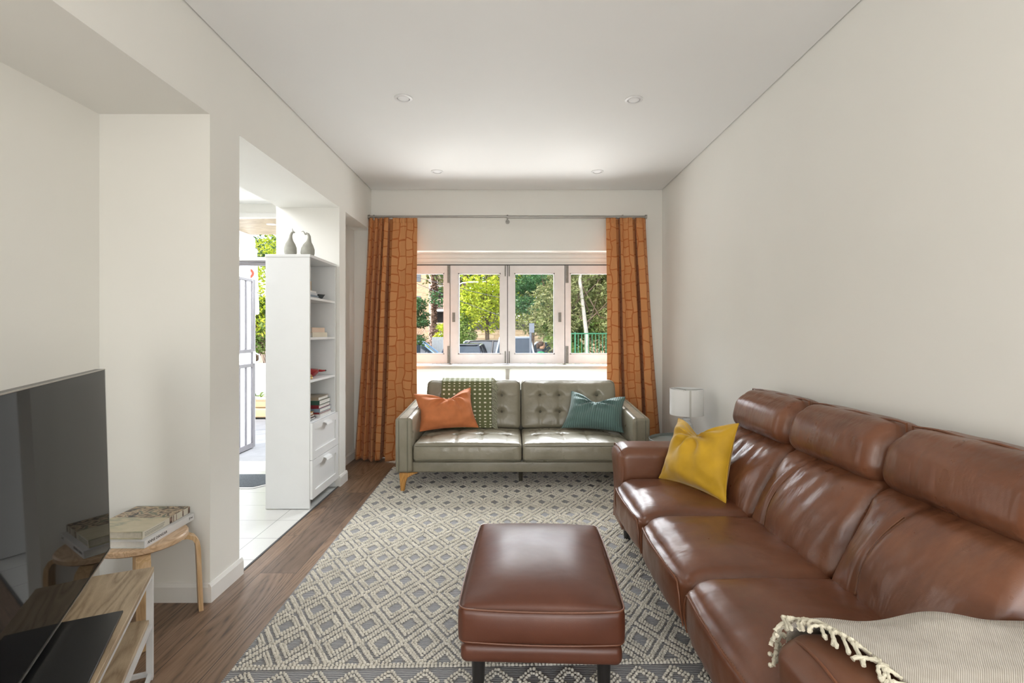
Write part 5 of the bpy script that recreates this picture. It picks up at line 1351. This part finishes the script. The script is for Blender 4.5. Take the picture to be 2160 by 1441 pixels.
# cars
def car(u, Y, heading, colr, cname, label, h=1.42, L=4.2, group='cars parked along the street', off=0.0):
    t = empty('parked_car', (px(u, 0, Y)[0]+off, Y, GZ), heading, label, 'car', group)
    pm = 'car_'+cname
    if pm not in MT: MT[pm] = simple(cname+'_car_paint', colr, .22, metal=.2, coat=.8, var=.02)
    hw = .86
    def body(Q, p):
        Q = Q.copy(); e = np.abs(p[:, 0])
        Q[:, 1] *= 1-.14*e**4; Q[:, 2] -= np.where(p[:, 2] > 0, .10*e**3, 0); return Q
    MB().rbox((0, 0, .52), (L, hw*2, .62), .14, (14, 6, 4), 4, body).build('body', MT[pm], t, local=True, angle=80)
    sec = [(-.46*L, .80, .80), (-.36*L, .70, h-.06), (-.05*L, .68, h-.02), (.10*L, .68, h-.05), (.27*L, .78, .82)]
    v = []; f = []
    for (a, hw2, z) in sec: v += [(a, -hw2, .78), (a, -hw2*.86 if z > 1 else -hw2, z), (a, hw2*.86 if z > 1 else hw2, z), (a, hw2, .78)]
    for i in range(4):
        for q in range(3): f.append((i*4+q, i*4+q+1, (i+1)*4+q+1, (i+1)*4+q))
    f += [(0, 1, 2, 3), (16, 19, 18, 17)]
    MB().add(v, f).build('windows', MT['carglass'], t, local=True, smooth=False)
    mb = MB(); mb.rbox((-.13*L, 0, h-.01), (.27*L, 1.20, .06), .028, (6, 5, 1), 2)
    for sy_ in (-1, 1):
        for (a0, z0_, a1, z1_) in ((-.46*L, .80, -.36*L, h-.04), (-.14*L, .8, -.15*L, h-.03), (.27*L, .82, .10*L, h-.03)):
            mb.tube([(a0, sy_*.78, z0_), (a1, sy_*.60, z1_)], .035, 6)
        mb.tube([(-.36*L, sy_*.60, h-.05), (-.05*L, sy_*.60, h-.01), (.10*L, sy_*.60, h-.04)], .03, 6)
    mb.build('roof', MT[pm], t, local=True)
    for sx_ in (-1, 1):
        for sy_ in (-1, 1):
            w_ = MB().tube([(sx_*.31*L, sy_*.66, .31), (sx_*.31*L, sy_*.87, .31)], .31, 20).build('wheel', MT['tyre'], t, local=True)
            MB().tube([(sx_*.31*L, sy_*.86, .31), (sx_*.31*L, sy_*.882, .31)], .19, 14).build('hub_cap', MT['whitemetal'], w_, local=True)
            mb = MB(); mb.box(sx_*L*.47-.04, sx_*L*.47+.04, sy_*.62-.14, sy_*.62+.14, .60, .70); mb.build('light', MT['extwhite' if sx_ > 0 else 'signred'], t, local=True, bevel=.01)
    return t
car(808, 21, 0, (.30, .48, .68), 'blue', 'light blue car at the far left of the window')
car(873, 26, R(2), (.36, .52, .70), 'blue', 'blue car just right of the grey gate, farther back')
car(985, 20, R(88), (.04, .05, .07), 'navy', 'dark navy car at the left of the second pane')
car(1008, 28, R(90), (.60, .66, .70), 'silver', 'silver car behind the navy one in the second pane')
car(1015, 24.0, R(175), (.02, .02, .022), 'black', 'black car in the middle of the second pane', h=1.50)
car(1086, 20.7, R(-90), (.55, .66, .80), 'pale blue', 'pale blue van-like car in the third pane behind the sign', h=1.68)
car(1150, 26.6, R(178), (.62, .65, .66), 'white', 'white car behind the child in the third pane', h=1.38)
# child walking past
def person():
    t = empty('person', (px(1141, 0, 16)[0], 16, GZ), 0, 'child with dark hair and green top walking past, seen from the side', 'person')
    H_ = px(0, 732, 16)[2]-GZ+.13
    s = H_/1.45
    J = [((0, 0, .78), .105), ((0, 0, .95), .10), ((0, 0, 1.12), .105), ((.01, 0, 1.20), .05), ((.02, 0, 1.26), .045),
         ((.0, .07, .76), .075), ((.06, .08, .42), .052), ((-.02, .08, .07), .036), ((.09, .08, .03), .03),
         ((.0, -.07, .76), .075), ((.02, -.08, .42), .052), ((-.16, -.08, .12), .036), ((-.08, -.08, .04), .03),
         ((.0, .14, 1.13), .045), ((-.05, .18, .92), .034), ((.03, .19, .72), .026), ((.0, -.14, 1.13), .045), ((.07, -.18, .93), .034), ((.16, -.17, .76), .026)]
    E = [(0, 1), (1, 2), (2, 3), (3, 4), (0, 5), (5, 6), (6, 7), (7, 8), (0, 9), (9, 10), (10, 11), (11, 12), (2, 13), (13, 14), (14, 15), (2, 16), (16, 17), (17, 18)]
    me = bpy.data.meshes.new('body'); me.from_pydata([tuple(c*s for c in j[0]) for j in J], E, []); me.materials.append(MT['denim'])
    me.skin_vertices.new(name='') if hasattr(me.skin_vertices, 'new') else None
    o = bpy.data.objects.new('body', me); col.objects.link(o); o.parent = t; WORG[o.name] = WORG[t.name]
    sk = o.modifiers.new('skin', 'SKIN'); o.modifiers.new('sub', 'SUBSURF').render_levels = 2
    if not me.skin_vertices:
        bpy.context.view_layer.objects.active = o
    for i, j in enumerate(J): me.skin_vertices[0].data[i].radius = (j[1]*s, j[1]*s)
    me.skin_vertices[0].data[0].use_root = True
    def sh(Q, p):
        Q = Q.copy(); Q[:, 1] *= 1-.1*p[:, 2]; return Q
    MB().rbox((0, 0, .99*s), (.26*s, .36*s, .42*s), .11*s, (4, 4, 6), 4, sh).build('green_top', MT['shirtg'], t, local=True, angle=80)
    def hd(Q, p):
        Q = Q.copy(); Q[:, 0] *= 1-.12*np.clip(-p[:, 2], 0, 1); nose = np.exp(-((p[:, 2]+.05)/.18)**2-(p[:, 1]/.25)**2)*(p[:, 0] > .5); Q[:, 0] += .022*nose
        eye = np.exp(-((p[:, 2]-.15)/.12)**2-((np.abs(p[:, 1])-.4)/.2)**2)*(p[:, 0] > .5); Q[:, 0] -= .008*eye; return Q
    MB().rbox((.03*s, 0, 1.36*s), (.18*s, .145*s, .21*s), .07*s, (8, 8, 10), 5, hd).build('head', MT['skin'], t, local=True, angle=80)
    mb = MB(); mb.rbox((-.005*s, 0, 1.405*s), (.205*s, .18*s, .17*s), .08*s, (5, 5, 5), 4); mb.rbox((-.09*s, 0, 1.36*s), (.09*s, .15*s, .18*s), .04*s, (3, 3, 3), 3)
    mb.build('hair', MT['hair'], t, local=True, angle=80)
person()
